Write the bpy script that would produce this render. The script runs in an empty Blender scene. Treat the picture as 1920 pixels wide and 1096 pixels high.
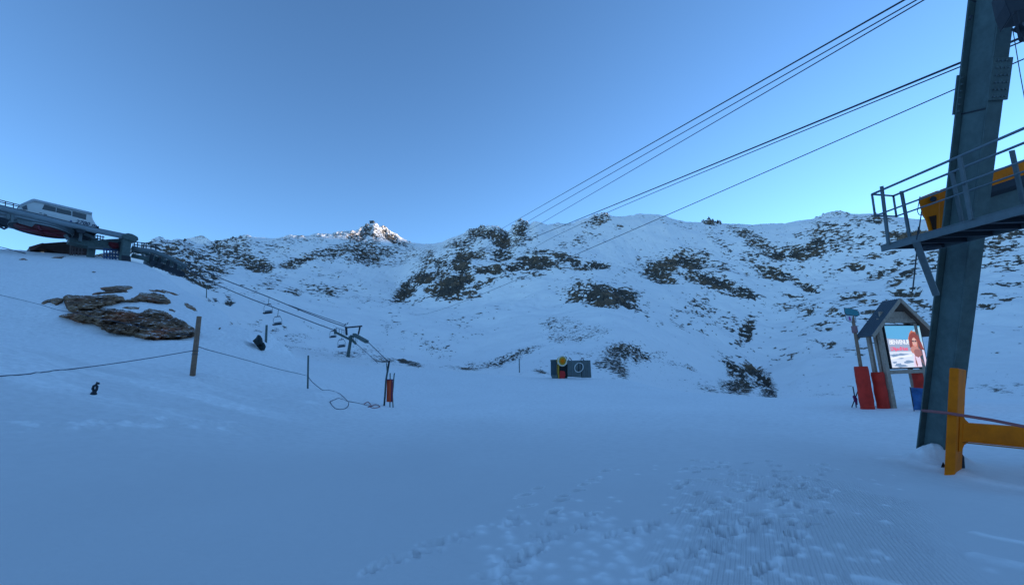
import bpy, bmesh, math, random
import numpy as np
from mathutils import Vector, Matrix

# ------------------------------------------------------------------ camera
W0, H0, F0 = 1920.0, 1096.0, 850.0
PITCH, ROLL, CAMZ = math.radians(11.0), math.radians(2.0), 1.6
sc = bpy.context.scene
COL = sc.collection
FWD = np.array([0, math.cos(PITCH), math.sin(PITCH)])
_u0 = np.array([0, -math.sin(PITCH), math.cos(PITCH)])
_r0 = np.array([1.0, 0, 0])
RGT = _r0 * math.cos(ROLL) - _u0 * math.sin(ROLL)
UPV = _u0 * math.cos(ROLL) + _r0 * math.sin(ROLL)
CAM = np.array([0, 0, CAMZ])
cam = bpy.data.cameras.new('camera')
camo = bpy.data.objects.new('camera', cam)
COL.objects.link(camo)
cam.sensor_width = 36.0
cam.lens = 36.0 * F0 / W0
cam.clip_start = 0.05
cam.clip_end = 20000
m = Matrix.Identity(4)
for i in range(3):
    m[i][0], m[i][1], m[i][2], m[i][3] = RGT[i], UPV[i], -FWD[i], CAM[i]
camo.matrix_world = m
sc.camera = camo

# ------------------------------------------------------------------ sky, sun, exposure
SUN_EL, SUN_AZ = math.radians(6.5), math.radians(67.0)
world = bpy.data.worlds.new("World")
sc.world = world
world.use_nodes = True
wn = world.node_tree.nodes
bg = wn['Background']
sky = wn.new('ShaderNodeTexSky')
sky.sky_type = 'NISHITA'
sky.sun_disc = False
sky.sun_elevation = SUN_EL
sky.sun_rotation = SUN_AZ
sky.altitude = 4000
sky.dust_density = 0.0
sky.ozone_density = 2.3
sky.air_density = 1.0
air = wn.new('ShaderNodeGamma')
air.inputs['Gamma'].default_value = 1.14
world.node_tree.links.new(sky.outputs[0], air.inputs[0])
tint = wn.new('ShaderNodeMix'); tint.data_type = 'RGBA'; tint.blend_type = 'MULTIPLY'
tint.inputs[0].default_value = 1.0; tint.inputs[7].default_value = (1.0, 1.03, .98, 1)
world.node_tree.links.new(air.outputs[0], tint.inputs[6])
world.node_tree.links.new(tint.outputs[2], bg.inputs[0])
bg.inputs[1].default_value = 0.12
sl = bpy.data.lights.new('sun', 'SUN')
slo = bpy.data.objects.new('sun', sl)
COL.objects.link(slo)
sl.energy = 2.6
sl.angle = math.radians(0.5)
sl.color = (1.0, 0.86, 0.68)
sdir = Vector((math.sin(SUN_AZ) * math.cos(SUN_EL), math.cos(SUN_AZ) * math.cos(SUN_EL), math.sin(SUN_EL)))
slo.rotation_euler = sdir.to_track_quat('Z', 'Y').to_euler()
sc.view_settings.view_transform = 'Standard'
sc.view_settings.look = 'None'
sc.view_settings.exposure = 1.86
sc.view_settings.gamma = 1.0
sc.view_settings.use_curve_mapping = False
sc.cycles.max_bounces = 6
sc.cycles.diffuse_bounces = 3

# ------------------------------------------------------------------ pixel <-> world helpers (measuring the place)
def ray(px, py):
    X = (np.asarray(px, float) - W0 / 2) / F0
    Y = (H0 / 2 - np.asarray(py, float)) / F0
    return FWD + X[..., None] * RGT + Y[..., None] * UPV

def pp(px, py, depth):
    """point seen at a photo pixel at a given forward depth"""
    return Vector(CAM + ray(px, py) * depth)

def pr(px, py, r):
    """point seen at a photo pixel at a horizontal distance r"""
    d = ray(px, py)
    return Vector(CAM + d * (r / math.hypot(d[0], d[1])))

def proj(P):
    V = P - CAM
    d = V @ FWD
    ok = d > 0.05
    dd = np.where(ok, d, 1)
    return np.where(ok, W0 / 2 + F0 * (V @ RGT) / dd, -9999.), np.where(ok, H0 / 2 - F0 * (V @ UPV) / dd, -9999.)

def onplane(px, py, P0, N):
    d = Vector(ray(px, py))
    c = Vector(CAM)
    return c + d * ((Vector(P0) - c).dot(N) / d.dot(N))

# ------------------------------------------------------------------ noise
_rs = np.random.RandomState(7)
_perm = _rs.permutation(256).astype(np.int32)
_perm = np.concatenate([_perm, _perm, _perm])
_g = _rs.normal(size=(256, 3)).astype(np.float32)
_g /= np.linalg.norm(_g, axis=1)[:, None]

def noise3(x, y, z):
    x = np.asarray(x, np.float32); y = np.asarray(y, np.float32); z = np.asarray(z, np.float32)
    x, y, z = np.broadcast_arrays(x, y, z)
    xi = np.floor(x).astype(np.int32); yi = np.floor(y).astype(np.int32); zi = np.floor(z).astype(np.int32)
    fx, fy, fz = x - xi, y - yi, z - zi
    xi &= 255; yi &= 255; zi &= 255
    u = fx * fx * (3 - 2 * fx); v = fy * fy * (3 - 2 * fy); w = fz * fz * (3 - 2 * fz)
    def corner(i, j, k):
        h = _perm[_perm[_perm[xi + i] + yi + j] + zi + k]
        g = _g[h]
        return g[..., 0] * (fx - i) + g[..., 1] * (fy - j) + g[..., 2] * (fz - k)
    def lerp(a, b, t): return a + (b - a) * t
    return lerp(lerp(lerp(corner(0,0,0), corner(1,0,0), u), lerp(corner(0,1,0), corner(1,1,0), u), v),
                lerp(lerp(corner(0,0,1), corner(1,0,1), u), lerp(corner(0,1,1), corner(1,1,1), u), v), w)

def fbm(x, y, z, octv=4, gain=0.5):
    s = 0; a = 1.0; f = 1.0; t = 0
    for o in range(octv):
        s = s + a * noise3(x * f + 17.3 * o, y * f - 9.1 * o, z * f + 3.7 * o)
        t += a; a *= gain; f *= 2.03
    return s / t * 1.6

def sstep(a, b, x):
    t = np.clip((x - a) / (b - a), 0, 1)
    return t * t * (3 - 2 * t)

# ------------------------------------------------------------------ terrain control lines
# each line runs left to right through the view: (photo x, photo y, horizontal distance)
def line_px(pts):
    out = []
    for x, y, r in pts:
        p = pr(x, y, r)
        out.append((math.atan2(p.x, p.y), r, p.z))
    return np.array(out)

def line_z(pts):
    out = []
    for x, z, r in pts:
        d = ray(x, 700)
        out.append((math.atan2(d[0], d[1]), r, z))
    return np.array(out)

HORIZ = lambda x: 713 - (x - 960) * 0.035
SIL = [(-300, 452, 88), (0, 465, 85), (60, 470, 85), (150, 478, 82), (240, 488, 78), (275, 497, 75), (305, 514, 72), (340, 540, 70),
       (390, 566, 64), (430, 594, 58), (447, 622, 50), (470, 630, 46), (500, 636, 45), (525, 659, 45), (560, 670, 48), (640, 682, 52), (700, 687, 55),
       (800, 691, 60), (900, 700, 62), (1000, 707, 62), (1110, 709, 60), (1180, 712, 60), (1240, 728, 60), (1340, 741, 58),
       (1460, 745, 55), (1700, 746, 52), (1920, 748, 50), (2300, 750, 50)]
SKYL = [(-300, 545, 600), (0, 530, 600), (200, 505, 640), (250, 478, 660), (275, 466, 680), (290, 458, 700), (312, 457, 730), (330, 455, 740), (345, 457, 760), (360, 459, 780),
        (385, 462, 800), (410, 460, 810), (430, 455, 810), (447, 449, 820), (460, 446, 820), (480, 444, 830), (510, 446, 840),
        (540, 445, 850), (570, 444, 860), (600, 440, 880), (635, 438, 900), (660, 434, 930), (680, 429, 990), (690, 422, 1040), (700, 419, 1050), (712, 424, 1050),
        (730, 433, 1050), (742, 440, 1040), (755, 448, 1020), (768, 455, 990), (795, 459, 950), (812, 459, 930), (830, 455, 900), (846, 447, 870), (864, 440, 850),
        (880, 435, 830), (893, 433, 815), (905, 428, 800), (922, 427, 785), (936, 432, 770), (942, 438, 765), (950, 443, 760), (958, 434, 755), (965, 430, 750), (971, 421, 745), (983, 420, 740),
        (992, 425, 735), (1002, 419, 730), (1010, 418, 730), (1025, 424, 730), (1040, 422, 730), (1060, 419, 730), (1090, 413, 740),
        (1110, 408, 750), (1122, 406, 755), (1160, 407, 770), (1200, 404, 790), (1240, 406, 800), (1265, 411, 810), (1290, 416, 820), (1320, 417, 830), (1330, 414, 830), (1345, 419, 835),
        (1360, 421, 840), (1420, 422, 850), (1470, 420, 850), (1520, 413, 840), (1560, 406, 820), (1600, 403, 800),
        (1650, 405, 790), (1700, 410, 780), (1760, 414, 770), (1850, 420, 750), (1920, 424, 740), (2100, 415, 730), (2300, 390, 720), (3000, 250, 700)]  # last points lie out of view, raised to shade the plateau
def lift(pts, dy, r=None, dr=0):
    return [(x, y + dy, (rr + dr) if r is None else r) for x, y, rr in pts]
silA = line_px(SIL)
skyA = line_px(SKYL)
L = []
L.append(line_z([(0, 0, .25), (1920, 0, .25)]))
L.append(line_z([(0, 0.05, 3.4), (1920, 0, 3.4)]))
L.append(line_z([(0, .22, 6.), (480, .08, 6.), (960, 0, 6.), (1500, 0, 6.), (1920, -.08, 6.)]))
L.append(line_z([(-300, 1.4, 12.5), (0, 1.15, 12.5), (240, 1.0, 12.5), (480, .55, 12.5), (730, .12, 12.5), (960, 0, 12.5), (1500, -.08, 12.), (1680, -.25, 12.), (1920, -.3, 12.)]))
L.append(line_z([(-300, 3.5, 20), (0, 3.0, 20), (240, 2.35, 20), (370, 2.1, 20), (480, 1.6, 20), (600, 1.25, 20), (680, .6, 20), (760, .2, 20), (960, .05, 20), (1450, -.15, 21), (1680, -.42, 23), (1920, -.45, 23)]))
L.append(line_px([(-300, 640, 35), (0, 641, 35), (240, 645, 34), (370, 643, 34), (480, 668, 35), (600, 704, 34), (730, 744, 34), (960, 746, 35), (1200, 755, 34), (1450, 758, 34), (1680, 757, 32), (1920, 758, 32)]))
L.append(line_px([(-300, 540, 50), (0, 545, 50), (100, 545, 48), (240, 547, 46), (370, 578, 46), (430, 612, 44), (470, 643, 41), (525, 670, 41), (600, 689, 42), (730, 716, 44), (960, 723, 46), (1200, 731, 48), (1450, 750, 44), (1680, 751, 42), (1920, 753, 41)]))
NSIL = len(L)
L.append(silA)
e = silA.copy(); e[:, 1] += 16; e[:, 2] -= np.where(e[:, 0] < -.45, 3.0, 4.5)
L.append(e)
fl = [(x, y + 9 + (25 if x < 250 else 0), 125) for x, y, r in SIL]
L.append(line_px(fl))
NG = len(L)          # lines up to here belong to the ground, the rest to the mountain
L.append(line_px([(-300, 560, 240), (0, 560, 240), (200, 540, 240), (300, 552, 240), (400, 594, 240), (480, 616, 240), (600, 642, 240), (730, 657, 240), (870, 668, 230), (960, 662, 225), (1060, 652, 215),
                  (1150, 655, 215), (1220, 688, 220), (1300, 712, 225), (1380, 728, 230), (1450, 737, 240), (1530, 715, 260), (1620, 702, 270), (1750, 700, 270), (1920, 702, 260), (2300, 705, 260)]))
L.append(line_px([(-300, 555, 360), (0, 550, 360), (200, 530, 360), (300, 520, 350), (400, 562, 345), (480, 582, 350), (600, 602, 360), (730, 608, 360), (870, 618, 350), (960, 612, 330), (1060, 596, 300),
                  (1150, 590, 290), (1220, 615, 300), (1300, 650, 330), (1380, 680, 370), (1450, 690, 400), (1530, 655, 410), (1620, 640, 400), (1750, 640, 390), (1920, 642, 380), (2300, 645, 380)]))
L.append(line_px([(-300, 552, 480), (0, 542, 480), (200, 520, 480), (300, 497, 470), (400, 532, 470), (480, 545, 470), (530, 548, 470), (600, 562, 490), (730, 574, 500), (800, 575, 490), (850, 571, 480), (960, 562, 460), (1060, 556, 420),
                  (1130, 538, 390), (1200, 562, 410), (1300, 592, 460), (1380, 612, 500), (1450, 612, 520), (1600, 582, 520), (1750, 580, 510), (1920, 582, 490), (2300, 585, 490)]))
L.append(line_px([(-300, 549, 560), (0, 536, 560), (200, 512, 580), (300, 476, 600), (400, 496, 610), (500, 506, 620), (600, 514, 640), (700, 524, 650), (750, 536, 640), (790, 515, 600), (850, 500, 580), (960, 492, 560), (1060, 488, 560),
                  (1130, 500, 570), (1200, 505, 590), (1300, 512, 610), (1450, 520, 640), (1600, 512, 640), (1750, 510, 630), (1920, 512, 610), (2300, 515, 600)]))
NSKY = len(L)
a_ = skyA.copy()
L.append(a_)
b_ = skyA.copy(); b_[:, 1] += 140; b_[:, 2] -= 70
L.append(b_)
SIGHT = skyA[:, 2] / skyA[:, 1]
c_ = skyA.copy(); c_[:, 1] = 1700; c_[:, 2] = 60
L.append(c_)
def shade_range_z(az, k):  # unseen range behind the ridge, added and shaped to block the low sun
    m_ = sstep(math.radians(2), math.radians(16), az)
    s_ = np.interp(az, skyA[:, 0], SIGHT)
    return 120 + m_ * (s_ * 3800 * k - 120)
d_ = skyA.copy(); d_[:, 1] = 3800; d_[:, 2] = shade_range_z(skyA[:, 0], .96)
L.append(d_)
e_ = skyA.copy(); e_[:, 1] = 5200; e_[:, 2] = 0
L.append(e_)

_TA = np.radians(np.arange(-80, 80.01, .05))
def _smooth(v, sig):
    n = int(sig * 4) + 1
    k = np.exp(-.5 * (np.arange(-n, n + 1) / sig) ** 2); k /= k.sum()
    return np.convolve(np.pad(v, n, mode='edge'), k, mode='valid')
_TR, _TZ = [], []
for _i, l in enumerate(L):
    sg_ = 1.6 if l is skyA or _i in (NSKY, NSKY + 1) else (5 if _i in (NSIL,) else 22)
    _TR.append(_smooth(np.interp(_TA, l[:, 0], l[:, 1]), sg_))
    _TZ.append(_smooth(np.interp(_TA, l[:, 0], l[:, 2]), sg_))
def eval_lines(az):
    az = np.atleast_1d(az)
    R = np.stack([np.interp(az, _TA, l) for l in _TR])
    Z = np.stack([np.interp(az, _TA, l) for l in _TZ])
    return R, Z
def slopes(R, Z):
    h = np.diff(R, axis=0); d = np.diff(Z, axis=0) / h
    m = np.zeros_like(Z)
    s = d[:-1] * d[1:] > 0
    w1 = 2 * h[1:] + h[:-1]; w2 = h[1:] + 2 * h[:-1]
    with np.errstate(divide='ignore', invalid='ignore'):
        hm = (w1 + w2) / (w1 / d[:-1] + w2 / d[1:])
    m[1:-1] = np.where(s, hm, 0)
    m[0] = d[0]; m[-1] = d[-1]
    m2 = m.copy()
    for k in (NSIL, NSKY):       # crests: rounded up to the brow, then falling away
        m[k] = np.maximum(m[k], np.minimum((Z[k] - CAMZ) / R[k] + .03, d[k - 1]))
        m2[k] = np.minimum(m2[k], -.05)
    return (m, m2), h, d
def hermite(t, h, z0, z1, m0, m1):
    t2 = t * t; t3 = t2 * t
    return (2*t3 - 3*t2 + 1) * z0 + (t3 - 2*t2 + t) * h * m0 + (-2*t3 + 3*t2) * z1 + (t3 - t2) * h * m1

def base_profile(px, py=None):
    d = ray(px, 700)
    az = math.atan2(d[0], d[1])
    return az

def hit(px, py, rmin=1.0, rmax=1200, jlo=0):
    """first terrain point along the ray of a photo pixel"""
    d = ray(px, py)
    hl = math.hypot(d[0], d[1]); az = math.atan2(d[0], d[1]); tz = d[2] / hl
    R, Z = eval_lines(az)
    M, Hh, D = slopes(R, Z)
    R, Z, M, M2 = R[:, 0], Z[:, 0], M[0][:, 0], M[1][:, 0]
    rs = np.exp(np.linspace(math.log(rmin), math.log(rmax), 6000))
    k = np.clip(np.searchsorted(R, rs) - 1, 0, len(R) - 2)
    h = R[k + 1] - R[k]; t = (rs - R[k]) / h
    z = hermite(t, h, Z[k], Z[k + 1], M2[k], M[k + 1])
    below = (CAMZ + rs * tz) <= z
    i = int(np.argmax(below)) if below.any() else len(rs) - 1
    r = rs[i]
    return Vector((math.sin(az) * r, math.cos(az) * r, CAMZ + r * tz))

def ground_z(x, y):
    az = math.atan2(x, y); r = math.hypot(x, y)
    R, Z = eval_lines(az)
    M, Hh, D = slopes(R, Z)
    R, Z, M, M2 = R[:, 0], Z[:, 0], M[0][:, 0], M[1][:, 0]
    k = int(np.clip(np.searchsorted(R, r) - 1, 0, len(R) - 2))
    h = R[k + 1] - R[k]
    return float(hermite((r - R[k]) / h, h, Z[k], Z[k + 1], M2[k], M[k + 1]))

# ------------------------------------------------------------------ node material helpers
def newmat(name):
    mt = bpy.data.materials.new(name); mt.use_nodes = True
    nt = mt.node_tree
    return mt, nt, nt.nodes['Principled BSDF']
def nd(nt, typ, **kw):
    n = nt.nodes.new(typ)
    for k, v in kw.items():
        if k.startswith('i_'):
            n.inputs[k[2:]].default_value = v
        else:
            setattr(n, k, v)
    return n
def lk(nt, a, b): nt.links.new(a, b)
def math_n(nt, op, a, b=None, clamp=False):
    n = nt.nodes.new('ShaderNodeMath'); n.operation = op; n.use_clamp = clamp
    for i, v in enumerate((a, b)):
        if v is None: continue
        if isinstance(v, (int, float)): n.inputs[i].default_value = v
        else: nt.links.new(v, n.inputs[i])
    return n.outputs[0]
def ramp(nt, fac, stops):
    n = nt.nodes.new('ShaderNodeValToRGB')
    cr = n.color_ramp
    while len(cr.elements) < len(stops): cr.elements.new(0.5)
    for el, (p, c) in zip(cr.elements, stops):
        el.position = p; el.color = (*c, 1) if len(c) == 3 else c
    nt.links.new(fac, n.inputs[0])
    return n.outputs[0]
def mixc(nt, fac, a, b):
    n = nt.nodes.new('ShaderNodeMix'); n.data_type = 'RGBA'
    if isinstance(fac, (int, float)): n.inputs[0].default_value = fac
    else: nt.links.new(fac, n.inputs[0])
    for sock, v in ((n.inputs[6], a), (n.inputs[7], b)):
        if isinstance(v, tuple): sock.default_value = (*v, 1) if len(v) == 3 else v
        else: nt.links.new(v, sock)
    return n.outputs[2]
def noise_n(nt, vec, scale, detail=4, rough=.5):
    n = nt.nodes.new('ShaderNodeTexNoise')
    n.inputs['Scale'].default_value = scale; n.inputs['Detail'].default_value = detail; n.inputs['Roughness'].default_value = rough
    if vec is not None: nt.links.new(vec, n.inputs['Vector'])
    return n.outputs['Fac']

SNOW = (0.80, 0.835, 0.87)
def snow_mat():
    mt, nt, b = newmat('snow')
    tc = nd(nt, 'ShaderNodeTexCoord').outputs['Object']
    n1 = noise_n(nt, tc, .35, 3)
    n2 = noise_n(nt, tc, 5.0, 5, .6)
    lo = nd(nt, 'ShaderNodeAttribute', attribute_name='loose_far_light').outputs['Fac']  # broken snow plus the painted brightening with distance
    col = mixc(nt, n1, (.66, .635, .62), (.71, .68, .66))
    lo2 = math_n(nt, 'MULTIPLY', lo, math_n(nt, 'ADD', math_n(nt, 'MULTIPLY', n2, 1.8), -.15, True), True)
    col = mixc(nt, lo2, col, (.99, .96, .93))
    lk(nt, col, b.inputs['Base Color'])
    b.inputs['Roughness'].default_value = .75
    b.inputs['Specular IOR Level'].default_value = .15
    # groomer ribs where the attribute says so
    at = nd(nt, 'ShaderNodeAttribute', attribute_name='ribs').outputs['Fac']
    mp = nd(nt, 'ShaderNodeMapping'); mp.inputs['Rotation'].default_value = (0, 0, math.radians(27))
    lk(nt, tc, mp.inputs[0])
    wv = nd(nt, 'ShaderNodeTexWave', wave_type='BANDS', bands_direction='X')
    wv.inputs['Scale'].default_value = 8.0
    wv.inputs['Distortion'].default_value = 0.0
    lk(nt, mp.outputs[0], wv.inputs['Vector'])
    hgt = math_n(nt, 'MULTIPLY', wv.outputs['Fac'], at)
    hgt = math_n(nt, 'MULTIPLY', hgt, .011)
    hgt2 = math_n(nt, 'ADD', hgt, math_n(nt, 'MULTIPLY', n2, .02))
    bp = nd(nt, 'ShaderNodeBump'); bp.inputs['Strength'].default_value = 1.0; bp.inputs['Distance'].default_value = 1.0
    lk(nt, hgt2, bp.inputs['Height']); lk(nt, bp.outputs[0], b.inputs['Normal'])
    return mt

def mountain_mat(name='mountain_snow_and_rock', s=1.0):
    mt, nt, b = newmat(name)
    geo = nd(nt, 'ShaderNodeNewGeometry').outputs['Position']
    at = nd(nt, 'ShaderNodeAttribute', attribute_name='rock').outputs['Fac']
    def strk(rot, scl, sz, det=5, rough=.62, loc=0):
        mp = nd(nt, 'ShaderNodeMapping'); mp.inputs['Rotation'].default_value = rot; mp.inputs['Scale'].default_value = scl
        mp.inputs['Location'].default_value = (loc, loc, loc)
        lk(nt, geo, mp.inputs[0])
        return noise_n(nt, mp.outputs[0], sz, det, rough)
    a1 = strk((0, math.radians(-24), 0), (1, .8, 2.0), .06 / s, 5, .6)
    a2 = strk((0, math.radians(-32), 0), (1.0, .8, 1.6), .19 / s, 2.6, .6, 31)
    a2f = strk((0, math.radians(-20), 0), (1.0, .8, 2.2), .62 / s, 4, .6, 57)
    a3 = strk((0, math.radians(-30), 0), (1.0, .8, 1.6), .7 / s, 3, .6, 77)
    fn = nd(nt, 'ShaderNodeAttribute', attribute_name='near').outputs['Fac']
    a2 = math_n(nt, 'ADD', a2, math_n(nt, 'MULTIPLY', fn, math_n(nt, 'SUBTRACT', a2f, a2)))
    a1 = math_n(nt, 'ADD', a1, math_n(nt, 'MULTIPLY', fn, math_n(nt, 'SUBTRACT', a3, a1)))
    nz = math_n(nt, 'ADD', math_n(nt, 'MULTIPLY', a1, .50), math_n(nt, 'MULTIPLY', a2, .92))
    nz = math_n(nt, 'ADD', nz, math_n(nt, 'MULTIPLY', a3, .16))
    nz = math_n(nt, 'ADD', nz, -.29)
    # threshold falls as the density attribute rises
    v = math_n(nt, 'ADD', nz, math_n(nt, 'MULTIPLY', at, .275))
    mr = nd(nt, 'ShaderNodeMapRange', interpolation_type='SMOOTHSTEP')
    mr.inputs['From Min'].default_value = .690; mr.inputs['From Max'].default_value = .708
    lk(nt, v, mr.inputs['Value'])
    mask = mr.outputs[0]
    c1 = noise_n(nt, geo, .06 / s, 4)
    c2 = strk((0, math.radians(35), 0), (1.6, 1, .7), .33 / s, 4, .7, 11)
    rc = ramp(nt, c1, [(.35, (.12, .105, .09)), (.48, (.19, .15, .11)), (.60, (.32, .21, .13))])
    rc = mixc(nt, math_n(nt, 'ADD', math_n(nt, 'MULTIPLY', c2, 2.2), -.66, True), (.04, .036, .032), rc)
    sn = mixc(nt, strk((0, 0, 0), (1, 1, 1), .012), (.93, .88, .84), (.98, .93, .89))
    lk(nt, mixc(nt, mask, sn, rc), b.inputs['Base Color'])
    b.inputs['Roughness'].default_value = .85
    b.inputs['Specular IOR Level'].default_value = .1
    soft = noise_n(nt, geo, .05 / s, 6, .55)
    h = math_n(nt, 'ADD', math_n(nt, 'MULTIPLY', mask, math_n(nt, 'ADD', math_n(nt, 'MULTIPLY', a2, 4.0 * s), -.8 * s)), math_n(nt, 'MULTIPLY', soft, 3.0 * s))
    bp = nd(nt, 'ShaderNodeBump'); bp.inputs['Strength'].default_value = .8; bp.inputs['Distance'].default_value = 1.0
    lk(nt, h, bp.inputs['Height']); lk(nt, bp.outputs[0], b.inputs['Normal'])
    return mt
M_SNOW = snow_mat()
M_MTN = mountain_mat()

# ------------------------------------------------------------------ terrain meshes
fine = np.radians(np.arange(-51.5, 51.5, .0525))
left = np.radians(np.arange(-180, -51.5, 1.5)); right = np.radians(np.arange(51.5, 180.01, 1.5))
AZ = np.concatenate([left, fine, right])
Rl, Zl = eval_lines(AZ)
Ml, Hl, Dl = slopes(Rl, Zl)
NROW = [3, 50, 190, 150, 50, 40, 36, 40, 10, 10, 60, 70, 70, 80, 90, 10, 8, 8, 8]
rr, zz, seg = [], [], []
for k in range(len(L) - 1):
    n = NROW[k]
    t = np.arange(n) / n
    if k in (1, 2, 3):     # even in the picture: uniform in 1/r
        r0, r1 = Rl[k], Rl[k + 1]
        r = 1 / ((1 / r0)[None] * (1 - t[:, None]) + (1 / r1)[None] * t[:, None])
        t2 = (r - r0) / (r1 - r0)
    else:
        t2 = np.repeat(t[:, None], len(AZ), 1)
        r = Rl[k][None] + t2 * Hl[k][None]
    z = hermite(t2, Hl[k][None], Zl[k][None], Zl[k + 1][None], Ml[1][k][None], Ml[0][k + 1][None])
    rr.append(r); zz.append(z); seg.append(np.full(n, k))
rr.append(Rl[-1][None]); zz.append(Zl[-1][None]); seg.append(np.array([len(L) - 1]))
RR = np.concatenate(rr); ZZ = np.concatenate(zz); SEG = np.concatenate(seg)
XX = RR * np.sin(AZ)[None]; YY = RR * np.cos(AZ)[None]

def grid_obj(name, X, Y, Z, mat, attrs, smooth=True):
    nr, nc = X.shape
    me = bpy.data.meshes.new(name)
    me.vertices.add(nr * nc)
    me.vertices.foreach_set('co', np.stack([X, Y, Z], -1).astype(np.float32).ravel())
    i = (np.arange(nr - 1)[:, None] * nc + np.arange(nc - 1)[None]).ravel()
    q = np.stack([i, i + 1, i + nc + 1, i + nc], 1)[:, ::-1]
    nf = len(q)
    me.loops.add(nf * 4); me.polygons.add(nf)
    me.loops.foreach_set('vertex_index', q.ravel().astype(np.int32))
    me.polygons.foreach_set('loop_start', (np.arange(nf) * 4).astype(np.int32))
    me.polygons.foreach_set('loop_total', np.full(nf, 4, np.int32))
    me.polygons.foreach_set('use_smooth', np.full(nf, smooth))
    me.update(calc_edges=True)
    for k, v in attrs.items():
        at = me.attributes.new(k, 'FLOAT', 'POINT')
        at.data.foreach_set('value', v.astype(np.float32).ravel())
    me.materials.append(mat)
    o = bpy.data.objects.new(name, me); COL.objects.link(o)
    return o
def ell(px, py, cx, cy, rx, ry, rot=0.0, soft=.6):
    c, s = math.cos(math.radians(rot)), math.sin(math.radians(rot))
    dx, dy = px - cx, py - cy
    u = (dx * c + dy * s) / rx; v = (-dx * s + dy * c) / ry
    d = np.sqrt(u * u + v * v)
    return 1 - sstep(1 - soft * .5, 1 + soft * .5, d)

# ---- ground (snowfield)
ng = int(np.sum(SEG < NG - 1)) + 1
gx, gy, gz = XX[:ng], YY[:ng], ZZ[:ng].copy()
gr = RR[:ng]
gpx, gpy = proj(np.stack([gx, gy, gz], -1))
amp = sstep(3, 30, gr)
gz += amp * .22 * fbm(gx / 14, gy / 14, 0, 3) * (1 - .85 * sstep(40, 52, gr) * (gpx > 500))
gz += .012 * fbm(gx / .9, gy / .9, 3.3, 3)
# wind ripples and packed lines on the left slope
lf = 1 - sstep(420, 640, gpx)
rip = fbm(gx / 6 + gy / 9, gy / 1.3, 5.5, 4)
gz += lf * sstep(10, 18, gr) * (.12 * rip + .06 * fbm(gx / 2.2 + gy / 3, gy / .5, 2.5, 2))
loose_far_light = lf * sstep(11, 16, gr) * .6 * sstep(.05, .45, rip) + .95 * sstep(4.5, 27, gr)  # distance term paints near-to-far brightening into the snow colour
# broken snow band at the foot of the left slope
band = np.exp(-((gpy - (797 + 6 * np.sin(gpx / 60))) / 13) ** 2) * (1 - sstep(440, 500, gpx)) * sstep(-50, 60, gpx)
gz += band * (.05 + .10 * np.abs(fbm(gx / .35, gy / .35, 1.5, 3)) + .04 * noise3(gx / .12, gy / .12, 2.2))
loose_far_light = np.maximum(loose_far_light, band * (.25 + 1.1 * sstep(-.1, .4, fbm(gx / .4, gy / .3, 6.5, 3))))
band2 = np.exp(-((gpy - 771) / 7) ** 2) * (1 - sstep(380, 480, gpx)) * sstep(120, 300, gpx)
gz += band2 * .16 * (.5 + fbm(gx / 2.5, gy / .5, 7.5, 3))
loose_far_light = np.maximum(loose_far_light, band2 * (.3 + fbm(gx / 2.5, gy / .3, 7.5, 3)))
def bump(px, py, h, rad, asp=1.0, rough=0.0):
    p = hit(px, py)
    d2 = ((gx - p.x) / rad) ** 2 + ((gy - p.y) / (rad * asp)) ** 2
    msk = d2 < 9
    g = np.exp(-d2[msk])
    gz[msk] += h * g * (1 + rough * fbm(gx[msk] / (rad * .35), gy[msk] / (rad * .35), px, 3))
    if rough: loose_far_light[msk] = np.maximum(loose_far_light[msk], g)
# banked snow under the covered machine, loose heaps, drift against the pylon
bump(452, 650, .55, 2.6, 1, .5); bump(490, 652, .75, 2.4, 1, .4); bump(512, 655, .6, 1.6, 1, .6); bump(425, 655, .35, 3.0, 1, .5)
bump(395, 708, .12, .45, 1, .9); bump(366, 712, .10, .30, 1, .9); bump(388, 712, .10, .4, 1, .9)
for x_, y_, h_, r_ in ((480, 722, .07, .6), (498, 718, .06, .5), (462, 730, .05, .4), (505, 748, .07, .5), (495, 738, .05, .5), (548, 746, .05, .4), (600, 744, .08, 1.0), (625, 748, .1, .8), (580, 756, .06, .8), (640, 742, .06, .7)):
    bump(x_, y_, h_, r_, .8, .8)
random.seed(5)
for k in range(7):   # lumps beside the container and on the right-hand brow
    bump(random.uniform(1130, 1240), random.uniform(716, 730), .1, .7, 1, .8)
pb = hit(1754, 866)
for dx_, dy_, h_, r_ in ((.02, -.05, .22, .34), (.22, -.2, .16, .28), (-.2, .0, .08, .25), (.1, .3, .08, .6)):
    d2 = ((gx - pb.x - dx_) / r_) ** 2 + ((gy - pb.y - dy_) / r_) ** 2
    gz += h_ * np.exp(-d2) * (1 + .35 * fbm(gx / .25, gy / .25, 4.4, 3) * (d2 < 6))
    loose_far_light = np.maximum(loose_far_light, np.exp(-d2))
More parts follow.
